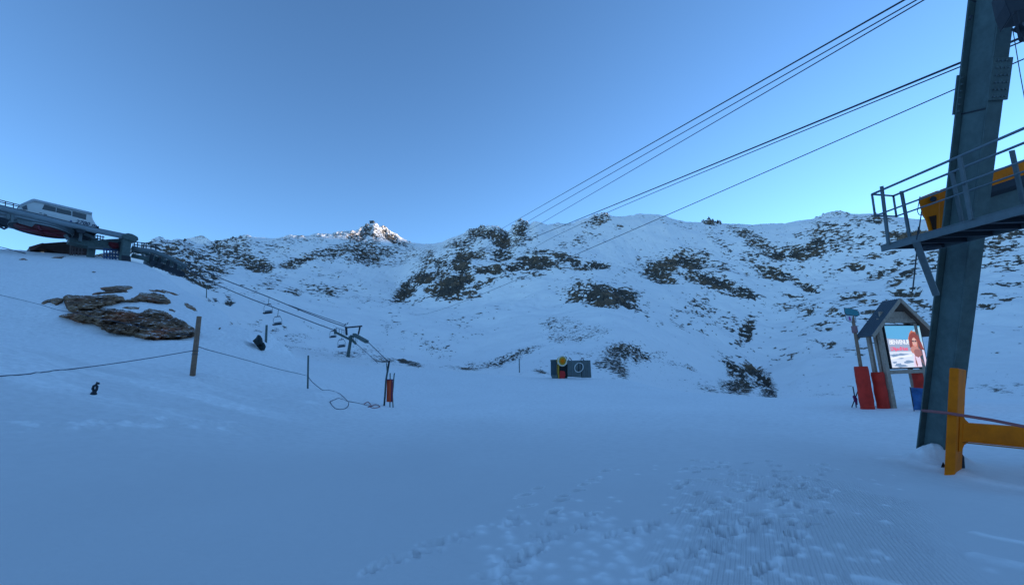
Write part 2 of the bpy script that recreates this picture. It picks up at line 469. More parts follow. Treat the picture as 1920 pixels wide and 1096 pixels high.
# long soft lips of drifted and piste-basher-cut snow round the pylon
def ridge(pts, h, w, rough=.3, step=False):
    P = [hit(x, y) for x, y in pts]
    best = np.full(gx.shape, 1e9); side = np.zeros(gx.shape); tt = np.zeros(gx.shape)
    for i_, (a, b) in enumerate(zip(P[:-1], P[1:])):
        vx, vy = b.x - a.x, b.y - a.y; l2 = vx * vx + vy * vy
        t = np.clip(((gx - a.x) * vx + (gy - a.y) * vy) / l2, 0, 1)
        dx, dy = gx - a.x - t * vx, gy - a.y - t * vy
        d = dx * dx + dy * dy
        u = d < best
        best = np.where(u, d, best); side = np.where(u, np.sign(vx * dy - vy * dx), side); tt = np.where(u, (i_ + t) / (len(P) - 1), tt)
    d = np.sqrt(best)
    fade = sstep(0, .12, tt) * (1 - sstep(.88, 1, tt)) if not step else 1
    g = np.exp(-(d / np.where(side > 0, w, w * .45)) ** 2)
    global gz
    gz += h * g * fade * (1 + rough * fbm(gx / .4, gy / .4, pts[0][0], 3))
    if h > 0: loose_far_light[:] = np.maximum(loose_far_light, .8 * g * fade)
ridge([(1620, 858), (1700, 866), (1760, 876), (1850, 892), (1960, 905)], .05, .35)
ridge([(1800, 1035), (1850, 1050), (1925, 1066), (2000, 1080)], .035, .12, .5)
ridge([(1640, 985), (1700, 1010), (1740, 1030)], -.03, .15, .5)
ridge([(1810, 995), (1860, 1008), (1940, 1022)], .015, .1, .5)
ridge([(1590, 1085), (1640, 1092), (1700, 1110)], .03, .12, .5)
# dip that the wind scoured out beside the orange barrier
p_ = hit(1900, 900)
gz -= .16 * np.exp(-(((gx - p_.x) / 1.6) ** 2 + ((gy - p_.y) / .9) ** 2))
# footprints: real dents with pushed-up crumbs
rng = np.random.RandomState(11)
fp = []
def trail(x0, y0, x1, y1, n, jx, jy):
    for i in range(n):
        t = (i + .5) / n
        fp.append((x0 + (x1 - x0) * t + rng.normal() * jx, y0 + (y1 - y0) * t + rng.normal() * jy))
trail(905, 1085, 1130, 960, 8, 5, 5)
trail(950, 1090, 1060, 930, 8, 6, 5)
trail(1130, 1010, 1500, 890, 12, 8, 5)
trail(1200, 1090, 1500, 940, 11, 9, 6)
trail(1290, 1050, 1560, 880, 13, 9, 6)
trail(1400, 1080, 1560, 950, 7, 10, 6)
trail(1330, 1000, 1440, 865, 10, 14, 6)
trail(960, 990, 1010, 905, 5, 8, 5)
trail(690, 1070, 880, 1000, 8, 6, 4)
trail(1040, 925, 1150, 880, 5, 8, 5)
for k in range(60):
    fp.append((rng.uniform(1270, 1560), 862 + 120 * rng.beta(1.1, 1.6)))
for i, (x_, y_) in enumerate(fp):
    p = hit(x_, y_)
    a = math.radians(rng.uniform(35, 80)) ; sz = rng.uniform(.8, 1.15)
    near = (np.abs(gx - p.x) < .32) & (np.abs(gy - p.y) < .32)
    qx, qy = gx[near] - p.x, gy[near] - p.y
    wob = .3 * fbm(qx / .13 + i * 3.1, qy / .13, i * 1.7, 3)
    u = (qx * math.sin(a) + qy * math.cos(a)) / (.135 * sz); v = (qx * math.cos(a) - qy * math.sin(a)) / (.060 * sz)
    d = np.sqrt(u * u + v * v) + wob
    dep = rng.uniform(.03, .055)
    gz[near] += -dep * (1 - sstep(.75, 1.05, d)) + .012 * np.exp(-((d - 1.2) / .22) ** 2) * (.3 + 2.6 * np.clip(noise3(qx / .06 + i, qy / .06, 9.), 0, 1))
    loose_far_light[near] = np.maximum(loose_far_light[near], np.exp(-((d - 1.2) / .22) ** 2) * rng.uniform(.15, .8))
# crumbs of snow kicked about
for k in range(260):
    x_ = rng.normal(1380, 150); y_ = 865 + 225 * rng.rand()
    if rng.rand() < .35: x_ = rng.uniform(900, 1300); y_ = rng.uniform(950, 1090)
    p = hit(x_, y_); s_ = rng.uniform(.02, .045)
    near = (np.abs(gx - p.x) < .12) & (np.abs(gy - p.y) < .12)
    d2 = ((gx[near] - p.x) / s_) ** 2 + ((gy[near] - p.y) / s_) ** 2
    gz[near] += s_ * .38 * np.exp(-d2)
    loose_far_light[near] = np.maximum(loose_far_light[near], np.exp(-d2 * .5))
ribs = sstep(1230, 1330, gpx) * (1 - sstep(1640, 1800, gpx - (gpy - 950) * .6)) * sstep(850, 930, gpy) * (1 - .8 * sstep(.0, .35, fbm(gx / 1.5, gy / 1.5, 8.8, 2)))
ribs = np.clip(ribs + .5 * sstep(1180, 1240, gpx) * (1 - sstep(1240, 1300, gpx)) * sstep(980, 1040, gpy), 0, 1)
loose_far_light = loose_far_light + .22 * fbm(gx / 3.5, gy / 6, 11.1, 4) * sstep(3, 8, gr)
ribs *= 1 - .85 * sstep(.35, .7, loose_far_light * (gr < 12))
ground = grid_obj('snow_ground', gx, gy, gz, M_SNOW, {'ribs': ribs, 'loose_far_light': np.clip(loose_far_light, 0, 1)})
ground['kind'] = 'structure'

# ---- mountain
mx, my, mz, mr_ = XX[ng - 1:], YY[ng - 1:], ZZ[ng - 1:].copy(), RR[ng - 1:]
sg = SEG[ng - 1:]
mpx, mpy = proj(np.stack([mx, my, mz], -1))
a = sstep(130, 260, mr_) * (1 - .75 * sstep(600, 900, mr_))
mz += a * (14 * fbm(mx / 90, my / 90, .5, 3) + 4.0 * fbm(mx / 26, my / 26, 1.5, 3))
# rocky ground, surveyed from the photograph: x, y, rx, ry, rotation, density
ROCK = [
 # far left flank below the station
 (330, 470, 60, 16, 5, .75), (300, 490, 50, 18, 20, .8), (345, 505, 62, 24, 25, .85), (395, 515, 50, 22, -20, .8), (430, 480, 60, 22, -20, .72), (380, 535, 45, 14, 10, .8), (415, 468, 40, 12, 0, .8),
 (370, 480, 45, 15, 0, .75), (478, 490, 42, 16, 15, .9), (500, 495, 22, 9, 0, .85), (425, 555, 18, 8, 0, .55), (520, 465, 50, 14, 0, .45), (560, 450, 70, 8, 0, .5), (440, 452, 40, 6, -10, .7),
 (505, 530, 38, 12, -25, .55), (560, 545, 26, 14, 30, .72), (540, 556, 26, 10, 10, .85), (615, 548, 22, 14, 20, .72), (590, 535, 35, 10, 15, .6), (585, 562, 20, 10, 35, .6),
 (400, 568, 14, 6, 10, .75), (640, 540, 40, 8, -10, .5), (480, 555, 30, 6, -20, .5), (620, 515, 36, 7, -5, .45), (428, 570, 12, 6, 0, .7),
 # band under the tower peak
 (560, 488, 44, 10, -14, .85), (600, 478, 40, 12, -20, .7), (640, 470, 44, 14, -25, .75), (690, 480, 44, 17, -10, .85), (670, 450, 34, 14, -30, .72), (715, 470, 34, 12, 10, .72), (735, 448, 28, 10, 35, .85), (700, 496, 34, 7, 0, .65), (760, 470, 40, 12, 10, .5),
 (650, 440, 60, 6, -5, .5), (755, 455, 20, 7, 25, .7), (610, 443, 30, 5, 0, .5), (745, 490, 30, 12, -20, .5),
 (686, 432, 22, 9, -25, .85), (700, 440, 26, 10, 10, .7), (722, 438, 14, 8, 35, .8), (668, 440, 30, 8, -15, .75), (705, 428, 10, 5, 20, .5), (680, 462, 36, 14, -20, .8),
 # the big cliff in the middle
 (765, 535, 36, 14, -50, .85), (795, 515, 30, 13, -10, 1.15), (760, 545, 26, 11, -30, 1.05), (845, 535, 28, 22, 0, 1.3), (830, 500, 34, 20, -30, .85), (865, 490, 22, 26, 20, 1.1), (820, 540, 30, 14, 0, .9), (870, 520, 22, 14, 10, 1.1),
 (800, 485, 26, 16, -40, .7), (920, 505, 30, 11, 0, 1.15), (885, 478, 36, 12, 0, .9), (870, 455, 45, 14, -20, .8), (910, 440, 36, 13, 0, .95), (940, 452, 22, 14, 10, .95), (975, 432, 18, 12, -20, .95), (960, 455, 50, 16, -15, .68),
 (905, 530, 30, 8, -15, .8), (940, 475, 30, 14, 0, .8), (1010, 490, 42, 13, 5, 1.05), (975, 500, 40, 10, 0, .85), (1020, 472, 40, 8, 0, .7), (1060, 480, 30, 12, 10, .85), (1075, 492, 36, 8, 15, .9), (1120, 498, 26, 8, 5, 1.05), (1095, 505, 50, 8, 5, .7), (985, 515, 60, 8, -5, .5),
 (880, 545, 22, 8, 0, .8), (770, 560, 40, 6, -10, .5), (1120, 415, 26, 10, -20, .75), (1075, 455, 34, 10, -15, .5), (1100, 440, 30, 14, 0, .45), (1160, 425, 12, 5, 0, .6), (1045, 420, 30, 6, -5, .4), (720, 565, 60, 6, -10, .4),
 # domed outcrop
 (1135, 548, 62, 17, 3, 1.15), (1100, 545, 42, 18, -10, .85), (1180, 565, 36, 10, 35, .8), (1130, 565, 50, 9, 0, .75), (1215, 590, 30, 8, 40, .5), (1090, 525, 24, 8, 0, .5),
 (1045, 600, 30, 16, -10, .55), (1065, 610, 34, 12, -20, .55), (1100, 605, 40, 8, 10, .5), (1040, 620, 24, 8, 0, .55), (1090, 620, 30, 7, 0, .6), (1130, 622, 20, 8, 0, .45), (1000, 640, 30, 5, -15, .55), (940, 660, 50, 8, -15, .72), (975, 648, 50, 6, -15, .7), (890, 672, 60, 8, -10, .6),
 (805, 634, 20, 8, 0, .55), (835, 640, 20, 7, 0, .5), (728, 612, 22, 12, -10, .5), (880, 600, 60, 8, -10, .38), (760, 630, 40, 8, -5, .35), (1085, 655, 30, 6, 10, .45), (660, 560, 30, 6, -15, .45), (870, 625, 60, 8, -10, .38),
 (690, 648, 36, 6, 0, .45), (650, 662, 30, 10, 0, .6), (560, 625, 50, 7, -5, .4), (580, 648, 70, 6, 0, .5), (545, 622, 20, 2, -12, .45), (510, 612, 40, 6, -12, .55), (470, 600, 20, 5, -10, .5), (600, 612, 30, 5, 0, .4),
 # near snags on the brow behind the marker and below
 (715, 662, 30, 6, 0, .85), (758, 668, 28, 7, 15, 1.1), (778, 680, 14, 6, 10, 1.1), (720, 672, 26, 4, 0, .85), (880, 683, 22, 7, 0, 1.0), (905, 680, 30, 5, 0, .7), (1015, 693, 18, 5, 15, .95),
 (1170, 662, 40, 14, 10, .95), (1195, 670, 36, 12, 15, .9), (1150, 680, 26, 16, 40, .85), (1130, 680, 16, 10, 0, .85), (1165, 695, 18, 12, 50, .85), (1235, 672, 22, 7, 10, .5), (1260, 690, 26, 6, 10, .45), (1295, 695, 16, 7, 10, .6),
 (1380, 695, 44, 16, 35, .8), (1420, 705, 46, 16, 40, .85), (1390, 725, 40, 12, 0, 1.0), (1440, 735, 22, 10, 30, .9), (1330, 728, 24, 5, 10, .65), (1360, 670, 20, 10, 30, .6), (1320, 600, 6, 4, 0, .6),
 # slopes to the right of the gully
 (1245, 500, 46, 20, -20, 1.0), (1290, 490, 44, 20, 10, .95), (1235, 520, 40, 12, 10, .85), (1345, 535, 60, 18, 20, 1.0), (1390, 552, 46, 11, 15, .85), (1300, 520, 40, 14, 10, .75), (1170, 515, 24, 6, -20, .5), (1205, 490, 28, 12, -30, .5),
 (1310, 475, 34, 12, 10, .72), (1350, 500, 34, 14, 20, .6), (1350, 455, 30, 10, 30, .55), (1300, 573, 40, 14, -15, .62), (1320, 585, 30, 10, -10, .55), (1280, 600, 24, 8, 0, .5), (1330, 612, 40, 8, 0, .35), (1400, 615, 16, 24, 20, .9), (1370, 608, 40, 14, 15, .5), (1390, 635, 20, 10, -20, .7),
 (1400, 440, 40, 12, 20, .72), (1430, 462, 52, 15, 25, .75), (1415, 480, 40, 12, 0, .55), (1455, 478, 30, 12, 10, .9), (1510, 472, 56, 16, -5, .9), (1545, 462, 36, 18, 0, .8), (1450, 510, 44, 12, 5, .9), (1430, 500, 40, 14, 0, .6), (1510, 528, 34, 8, 20, .85), (1490, 505, 60, 14, 10, .45),
 (1560, 440, 70, 16, 0, .65), (1600, 455, 60, 18, -10, .6), (1570, 428, 60, 10, 5, .65), (1640, 415, 50, 7, 0, .7), (1560, 407, 60, 4, 0, .55), (1610, 495, 36, 8, 0, .6), (1340, 417, 24, 4, 0, 1.0), (1335, 430, 40, 8, 0, .35), (1270, 420, 50, 8, 10, .4),
 (1605, 497, 20, 7, -5, .95), (1660, 505, 50, 12, -20, .75), (1700, 490, 50, 10, -20, .7), (1690, 525, 40, 12, -30, .75), (1640, 475, 50, 10, -10, .6), (1560, 505, 50, 10, 0, .4), (1700, 440, 50, 14, 0, .9), (1750, 480, 50, 14, -15, .7), (1740, 510, 40, 12, -20, .6),
 (1490, 552, 26, 5, 10, .75), (1600, 558, 50, 8, -5, .7), (1630, 572, 44, 8, 0, .7), (1480, 573, 34, 9, 0, .62), (1520, 570, 40, 10, -5, .62), (1515, 590, 24, 10, 0, .7), (1560, 592, 30, 8, 5, .7), (1620, 590, 40, 8, 0, .6),
 (1545, 612, 36, 7, -10, .62), (1500, 620, 40, 8, 0, .5), (1540, 635, 26, 6, 0, .7), (1500, 660, 40, 8, 10, .48), (1580, 668, 50, 10, -15, .45), (1620, 650, 40, 8, -10, .45), (1560, 570, 90, 14, 0, .5),
 (1700, 552, 34, 10, 0, 1.05), (1740, 575, 50, 10, 10, .7), (1700, 600, 60, 12, 0, .55), (1780, 600, 40, 12, 10, .7),
 (1880, 470, 60, 12, -15, .72), (1900, 440, 60, 14, -10, .75), (1860, 495, 40, 8, -10, .65), (1900, 500, 40, 12, -15, .65), (1890, 545, 40, 8, 0, .6), (1850, 582, 30, 8, 10, .75), (1870, 568, 40, 6, 10, .45), (1860, 460, 40, 12, 0, .7),
 (1840, 730, 20, 3, 0, .6), (1875, 733, 22, 4, 0, .85), (1915, 727, 16, 3, 10, .7), (1885, 628, 30, 5, 0, .4), (1540, 738, 24, 3, 0, .5),
]
rock = np.zeros(mx.shape)
vis = (mpx > -60) & (mpx < 1990) & (mr_ < 1300)
idx = np.nonzero(vis.ravel())[0]
qx = mpx.ravel()[idx]; qy = mpy.ravel()[idx]
wx = qx + 9 * fbm(qx / 22, qy / 12, 3.1, 3); wy = qy + 6 * fbm(qx / 22, qy / 12, 8.1, 3)
rv = np.zeros(len(idx))
for (cx, cy, rx, ry, ro, de) in ROCK:
    m_ = (np.abs(wx - cx) < max(rx, ry) * 1.4) & (np.abs(wy - cy) < max(rx, ry) * 1.4)
    if m_.any():
        rv[m_] = np.maximum(rv[m_], de * ell(wx[m_], wy[m_], cx, cy, rx, ry, ro, 1.3))
rock.ravel()[idx] = rv
rock = np.maximum(rock * (1 + .15 * sstep(.5, .8, rock)), .06 * sstep(250, 420, mr_))
rock = np.where(mr_ > 1300, .45, rock)
rock = np.where(np.abs(AZ)[None] > math.radians(52), .5, rock)
# rock stands proud and broken
brk = np.abs(fbm(mx / 9, my / 9, mz / 6, 3)) 
k_ = sstep(.45, 1.1, rock) * sstep(140, 300, mr_)
brk2 = np.abs(fbm(mx / 22 + .4 * my / 22, my / 30, mz / 14, 4))
mz += k_ * 9 * (brk2 - .3) * (sg < NG + 4)[:, None]
crest = np.exp(-((np.arange(len(sg)) - np.argmax(sg == NSKY)) / 9.0) ** 2)[:, None] * (mr_ < 1150)
mz += crest * (.5 + 2.2 * sstep(.25, .7, rock)) * 3.4 * (1 - 2.4 * np.abs(fbm(mx / 11, my / 11, .7, 4)))
mz += k_ * (8.5 * (brk - .3) + 2.6 * fbm(mx / 4.2, my / 4.2, mz / 3.5, 3))
mz += sstep(500, 650, mr_) * (1 - sstep(1000, 1250, mr_)) * 1.1 * fbm(mx / 7, my / 30, .3, 3)
mountain = grid_obj('mountain', mx, my, mz, M_MTN, {'rock': rock, 'near': 1 - sstep(190, 420, mr_)})
mountain['kind'] = 'structure'

# ---- the far sunlit summit behind the left ridge
def far_summit():
    c = pr(379, 440, 2600)
    n = 90
    u = np.linspace(-1, 1, n); U, V = np.meshgrid(u, u)
    X = c.x + U * 420; Y = c.y + V * 420
    d = np.sqrt((U * 1.0) ** 2 + (V * .8) ** 2)
    Zz = c.z - 250 * d ** .92 - 18 * np.abs(fbm(X / 40, Y / 40, 2.2, 4)) * sstep(.02, .2, d) + 6 * fbm(X / 14, Y / 14, 5.2, 3) * sstep(.02, .1, d)
    rk = .62 * (1 - sstep(-.1, .12, U + .1 * fbm(X / 60, Y / 60, 1.1, 2))) + .25
    o = grid_obj('far_summit', X[::-1], Y[::-1], Zz[::-1], M_MTN, {'rock': rk})
    o['kind'] = 'structure'
far_summit()

_tr = np.concatenate([RR[:ng], RR[ng:]]); _tz = np.concatenate([gz, mz[1:]])
hit_smooth = hit
def hit(px, py, rmin=1.0, rmax=1300):
    """first point of the finished terrain along the ray of a photo pixel"""
    d = ray(px, py); hl = math.hypot(d[0], d[1]); az = math.atan2(d[0], d[1]); tz = d[2] / hl
    j = int(np.clip(np.searchsorted(AZ, az), 1, len(AZ) - 1)); f = (az - AZ[j - 1]) / (AZ[j] - AZ[j - 1])
    R_ = _tr[:, j - 1] * (1 - f) + _tr[:, j] * f; Z_ = _tz[:, j - 1] * (1 - f) + _tz[:, j] * f
    g_ = CAMZ + R_ * tz - Z_
    ok = np.nonzero((g_ <= 0) & (R_ > rmin) & (R_ < rmax))[0]
    if len(ok) == 0:
        p = hit_smooth(px, py); return p
    i = ok[0]; u = g_[i - 1] / (g_[i - 1] - g_[i]) if g_[i - 1] > 0 else 0
    rr_ = R_[i - 1] + (R_[i] - R_[i - 1]) * u
    return Vector((math.sin(az) * rr_, math.cos(az) * rr_, CAMZ + rr_ * tz))
def terrain_z(x, y):
    az = math.atan2(x, y); rad = math.hypot(x, y)
    j = int(np.clip(np.searchsorted(AZ, az), 1, len(AZ) - 1)); return float(np.interp(rad, _tr[:, j], _tz[:, j]))

# ================================================================== object helpers
def simple(name, col, rough=.6, metal=0.0, spec=.3, var=.15, scale=6.0, bump=0.0, col2=None):
    mt, nt, b = newmat(name)
    tc = nd(nt, 'ShaderNodeTexCoord').outputs['Object']
    n = noise_n(nt, tc, scale, 6, .65)
    f = math_n(nt, 'ADD', math_n(nt, 'MULTIPLY', n, 2.2), -.6, True)
    dark = tuple(c * (1 - var) for c in col) if col2 is None else col2
    lk(nt, mixc(nt, f, dark, col), b.inputs['Base Color'])
    b.inputs['Metallic'].default_value = metal
    b.inputs['Specular IOR Level'].default_value = spec
    r2 = math_n(nt, 'ADD', math_n(nt, 'MULTIPLY', n, .3), rough - .15)
    lk(nt, r2, b.inputs['Roughness'])
    if bump:
        bp = nd(nt, 'ShaderNodeBump'); bp.inputs['Strength'].default_value = .6; bp.inputs['Distance'].default_value = bump
        lk(nt, n, bp.inputs['Height']); lk(nt, bp.outputs[0], b.inputs['Normal'])
    return mt
M_GREEN = simple('painted_green_grey_steel', (.10, .15, .145), .6, .0, .25, .45, 4.0, .004)
M_GREEN2 = simple('weathered_galvanised_steel', (.13, .17, .18), .5, .1, .4, .3, 8.0, .002)
M_RAIL = simple('dull_rail_steel', (.14, .19, .215), .5, .1, .4, .25, 12.0)
M_DARK = simple('dark_steel', (.022, .03, .04), .6, 0, .3, .3, 8.0)
M_CABLE = simple('steel_cable', (.03, .035, .045), .5, .2, .4, .2, 20.0)
M_ORANGE = simple('orange_yellow_paint', (.90, .21, .004), .7, 0, .15, .35, 2.5, .003, (.60, .13, .004))
M_WOOD = simple('grey_weathered_wood', (.46, .35, .27), .8, 0, .15, .45, 9.0, .004)
M_POST = simple('pale_brown_wood', (.30, .19, .13), .8, 0, .15, .4, 7.0, .004)
M_ROOF = simple('grey_blue_sheet_roof', (.10, .13, .155), .5, .1, .4, .15, 3.0)
M_PAD = simple('red_foam_pad', (.72, .045, .028), .75, 0, .2, .4, 2.2, .02)
M_BLUE = simple('blue_tarpaulin', (.03, .13, .33), .45, 0, .4, .4, 3.5, .02)
M_RED = simple('red_plastic', (.55, .03, .03), .5)
M_MARK = simple('orange_red_banner', (.72, .11, .045), .65, 0, .2, .3, 2.0)
M_BLACK = simple('black_plastic', (.012, .014, .018), .6)
M_TARP = simple('dark_green_tarpaulin', (.018, .034, .036), .7, 0, .25, .5, 3.0, .03)
M_ROPE = simple('thin_blue_grey_rope', (.05, .07, .10), .8)
M_ROPER = simple('faded_red_rope', (.33, .12, .12), .8)
M_WHITE = simple('off_white_panel', (.62, .64, .62), .5, 0, .3, .08, 2.0)
M_WIN = simple('dark_window_glass', (.012, .025, .032), .12, 0, .6, .1, 2.0)
M_TRIM = simple('dark_roof_edge', (.10, .12, .14), .5)
M_BROWN = simple('brown_sheet_roof', (.075, .042, .035), .6, 0, .3, .3, 2.0)
M_BULL = simple('dark_red_bullwheel_paint', (.16, .012, .02), .5, 0, .3, .4, 1.2)
M_CRATE = simple('grey_green_plastic_wall', (.13, .165, .165), .6, 0, .3, .3, 1.5)
M_CRATED = simple('dark_blue_grey_wall', (.045, .08, .10), .6, 0, .3, .3, 1.5)
M_YELL = simple('yellow_machine_paint', (.72, .40, .04), .5, 0, .3, .3, 3.0)
M_CREAM = simple('cream_ring', (.72, .66, .50), .6)
M_TEAL = simple('teal_sign', (.06, .26, .30), .5, 0, .3, .2, 6.0)
M_SIGNW = simple('white_sign_face', (.72, .72, .74), .5)
M_MAG = simple('magenta_mark', (.38, .10, .30), .6)
M_STONE = simple('dark_stone', (.10, .11, .12), .9, 0, .1, .4, .4)

class MB:
    def __init__(s): s.v = []; s.f = []
    def add(s, vs, fs):
        o = len(s.v); s.v += [Vector(v) for v in vs]; s.f += [tuple(i + o for i in f) for f in fs]; return s
    def hexa(s, c):     # eight corners: bottom ring of four, top ring of four
        return s.add(c, [(3, 2, 1, 0), (4, 5, 6, 7), (0, 1, 5, 4), (1, 2, 6, 5), (2, 3, 7, 6), (3, 0, 4, 7)])
    def bar(s, a, b, w, h, up=(0, 0, 1)):   # rectangular bar from a to b
        a, b = Vector(a), Vector(b); d = (b - a).normalized()
        x = d.cross(Vector(up))
        if x.length < 1e-4: x = d.cross(Vector((0, 1, 0)))
        x.normalize(); y = x.cross(d).normalized(); x = x * w / 2; y = y * h / 2
        return s.hexa([a - x - y, a + x - y, a + x + y, a - x + y, b - x - y, b + x - y, b + x + y, b - x + y])
    def box(s, c, ux, uy, uz):   # centre and three half-extent vectors
        c = Vector(c); ux, uy, uz = Vector(ux), Vector(uy), Vector(uz)
        return s.hexa([c - ux - uy - uz, c + ux - uy - uz, c + ux + uy - uz, c - ux + uy - uz, c - ux - uy + uz, c + ux - uy + uz, c + ux + uy + uz, c - ux + uy + uz])
    def prism(s, pts, off):      # polygon extruded by a vector
        n = len(pts); off = Vector(off); P = [Vector(p) for p in pts]
        return s.add(P + [p + off for p in P], [tuple(range(n))[::-1], tuple(range(n, 2 * n))] + [(i, (i + 1) % n, n + (i + 1) % n, n + i) for i in range(n)])
    def tube(s, pts, r, n=8, cap=True):
        P = [Vector(p) for p in pts]; R = r if isinstance(r, (list, tuple)) else [r] * len(P)
        vs = []; fs = []; prev = None
        for i, p in enumerate(P):
            d = (P[min(i + 1, len(P) - 1)] - P[max(i - 1, 0)]).normalized()
            if prev is None:
                x = d.cross(Vector((0, 0, 1)))
                if x.length < 1e-3: x = d.cross(Vector((1, 0, 0)))
            else: x = prev - d * prev.dot(d)
            x.normalize(); prev = x; y = d.cross(x)
            vs += [p + (x * math.cos(2 * math.pi * k / n) + y * math.sin(2 * math.pi * k / n)) * R[i] for k in range(n)]
        for i in range(len(P) - 1):
            fs += [(i * n + k, i * n + (k + 1) % n, (i + 1) * n + (k + 1) % n, (i + 1) * n + k) for k in range(n)]
        if cap: fs += [tuple(range(n))[::-1], tuple(range((len(P) - 1) * n, len(P) * n))]
        return s.add(vs, fs)
    def ball(s, c, r, n=10, asp=(1, 1, 1)):
        c = Vector(c); vs = [c + Vector((0, 0, r * asp[2]))]; fs = []
        m = n // 2
        for i in range(1, m):
            a = math.pi * i / m
            vs += [c + Vector((r * asp[0] * math.sin(a) * math.cos(2 * math.pi * k / n), r * asp[1] * math.sin(a) * math.sin(2 * math.pi * k / n), r * asp[2] * math.cos(a))) for k in range(n)]
        vs.append(c - Vector((0, 0, r * asp[2])))
        fs += [(0, 1 + k, 1 + (k + 1) % n) for k in range(n)]
        for i in range(m - 2):
            fs += [(1 + i * n + k, 1 + (i + 1) * n + k, 1 + (i + 1) * n + (k + 1) % n, 1 + i * n + (k + 1) % n) for k in range(n)]
        b = 1 + (m - 2) * n
        fs += [(b + k, len(vs) - 1, b + (k + 1) % n) for k in range(n)]
        return s.add(vs, fs)
    def build(s, name, mat, parent=None, smooth=False, bevel=0.0):
        me = bpy.data.meshes.new(name)
        org = Vector((0, 0, 0))
        q = parent
        while q is not None:
            org = org + q.location; q = q.parent
        me.from_pydata([tuple(v - org) for v in s.v], [], s.f)
        me.update()
        bm_ = bmesh.new(); bm_.from_mesh(me); bmesh.ops.recalc_face_normals(bm_, faces=bm_.faces)
        if bevel: bmesh.ops.bevel(bm_, geom=[e for e in bm_.edges if e.is_manifold and e.calc_face_angle(0) > .5], offset=bevel, segments=1, affect='EDGES')
        bm_.to_mesh(me); bm_.free()
        if smooth: me.polygons.foreach_set('use_smooth', [True] * len(me.polygons))
        me.materials.append(mat)
        o = bpy.data.objects.new(name, me); COL.objects.link(o)
        if parent is not None: o.parent = parent
        return o
def tag(o, label, cat, group=None):
    o['label'] = label; o['category'] = cat
    if group: o['group'] = group
    return o
def thing(name, label, cat, loc, group=None):
    o = bpy.data.objects.new(name, None); COL.objects.link(o); o.location = loc
    o.empty_display_size = .2
    return tag(o, label, cat, group)
def recentre(o):
    """put the origin of a one-mesh thing at its base"""
    me = o.data; n = len(me.vertices); co = np.empty(n * 3); me.vertices.foreach_get('co', co); co = co.reshape(-1, 3)
    c = Vector((co[:, 0].mean(), co[:, 1].mean(), co[:, 2].min()))
    co -= np.array(c); me.vertices.foreach_set('co', co.ravel()); me.update(); o.location = c
    return o
Z = Vector((0, 0, 1))
def sag(a, b, s, n=24):
    return [a.lerp(b, i / n) - Z * s * 4 * (i / n) * (1 - i / n) for i in range(n + 1)]
def at_px(P, D, px):
    """point on the line P + tD that appears at photo column px"""
    P = np.array(P); D = np.array(D); a = (px - W0 / 2) / F0
    V = P - CAM
    t = -(V @ RGT - a * (V @ FWD)) / (D @ RGT - a * (D @ FWD))
    return Vector(P + t * D)
def text_obj(name, body, size, origin, ux, uz, mat, parent, ext=.004, bold=0.0, spacing=1.0, shear=0.0):
    cu = bpy.data.curves.new(name, 'FONT'); cu.body = body; cu.size = size; cu.extrude = ext; cu.offset = bold; cu.space_character = spacing; cu.shear = shear
    t = bpy.data.objects.new('t', cu); COL.objects.link(t)
    bpy.context.view_layer.update()
    me = bpy.data.meshes.new_from_object(t.evaluated_get(bpy.context.evaluated_depsgraph_get()))
    bpy.data.objects.remove(t)
    ux = Vector(ux).normalized(); uz = Vector(uz).normalized(); uy = ux.cross(uz)
    org = Vector((0, 0, 0)); q = parent
    while q is not None: org = org + q.location; q = q.parent
    for v in me.vertices:
        c = v.co.copy(); v.co = Vector(origin) + ux * c.x + uz * c.y + uy * c.z * 1.0 - org
    me.name = name; me.materials.clear(); me.materials.append(mat)
    o = bpy.data.objects.new(name, me); COL.objects.link(o); o.parent = parent
    return o
def arc(c, r, u, v, n=24, a0=0, a1=2 * math.pi):
    c, u, v = Vector(c), Vector(u).normalized(), Vector(v).normalized()
    return [c + (u * math.cos(a0 + (a1 - a0) * i / n) + v * math.sin(a0 + (a1 - a0) * i / n)) * r for i in range(n + 1)]

# ================================================================== big lift pylon on the right
base = hit_smooth(1757, 864)
bd = (np.array(base) - CAM) @ FWD
# lean in the vertical plane that runs along the rope line (towards the viewer)
best = None
for i in range(0, 500):
    a = i * .001
    top = at_px(base, (0, -math.sin(a), math.cos(a)), 1864)
    X_, Y_ = proj(np.array(top))
    e = abs(float(Y_))
    if best is None or e < best[0]: best = (e, a, top)
LEAN = best[1]
A = Vector((0, -math.sin(LEAN), math.cos(LEAN)))      # column axis
B = Vector((0, math.cos(LEAN), math.sin(LEAN)))       # across, away from the viewer
XX_ = Vector((1, 0, 0))
print('lean', math.degrees(LEAN), 'base', base, 'depth', bd)
def colpt(py):   # point on the column axis at a photo row
    lo, hi = -2.0, 14.0
    for _ in range(40):
        mid = (lo + hi) / 2
        if float(proj(np.array(base + A * mid))[1]) > py: lo = mid
        else: hi = mid
    return lo
pyl = thing('lift_pylon', 'big leaning green-grey steel lift pylon on the right, with a railed work platform', 'lift pylon', base)
hx, hy = .12, .21
m_ = MB(); m_.box(base + A * 4.0, XX_ * hx, B * hy, A * 6.0); m_.build('column', M_GREEN, pyl, bevel=.012)
# far-side flange plate that stands out past the box, and the near one
m_ = MB(); m_.box(base + A * 4.0 + B * (hy + .02) - XX_ * .02, XX_ * (hx + .085), B * .016, A * 6.0); m_.build('flange', M_GREEN, pyl, bevel=.004)
m_ = MB(); m_.box(base + A * 4.0 - B * (hy + .018) + XX_ * .0, XX_ * (hx + .012), B * .014, A * 6.0); m_.build('flange', M_GREEN, pyl, bevel=.004)
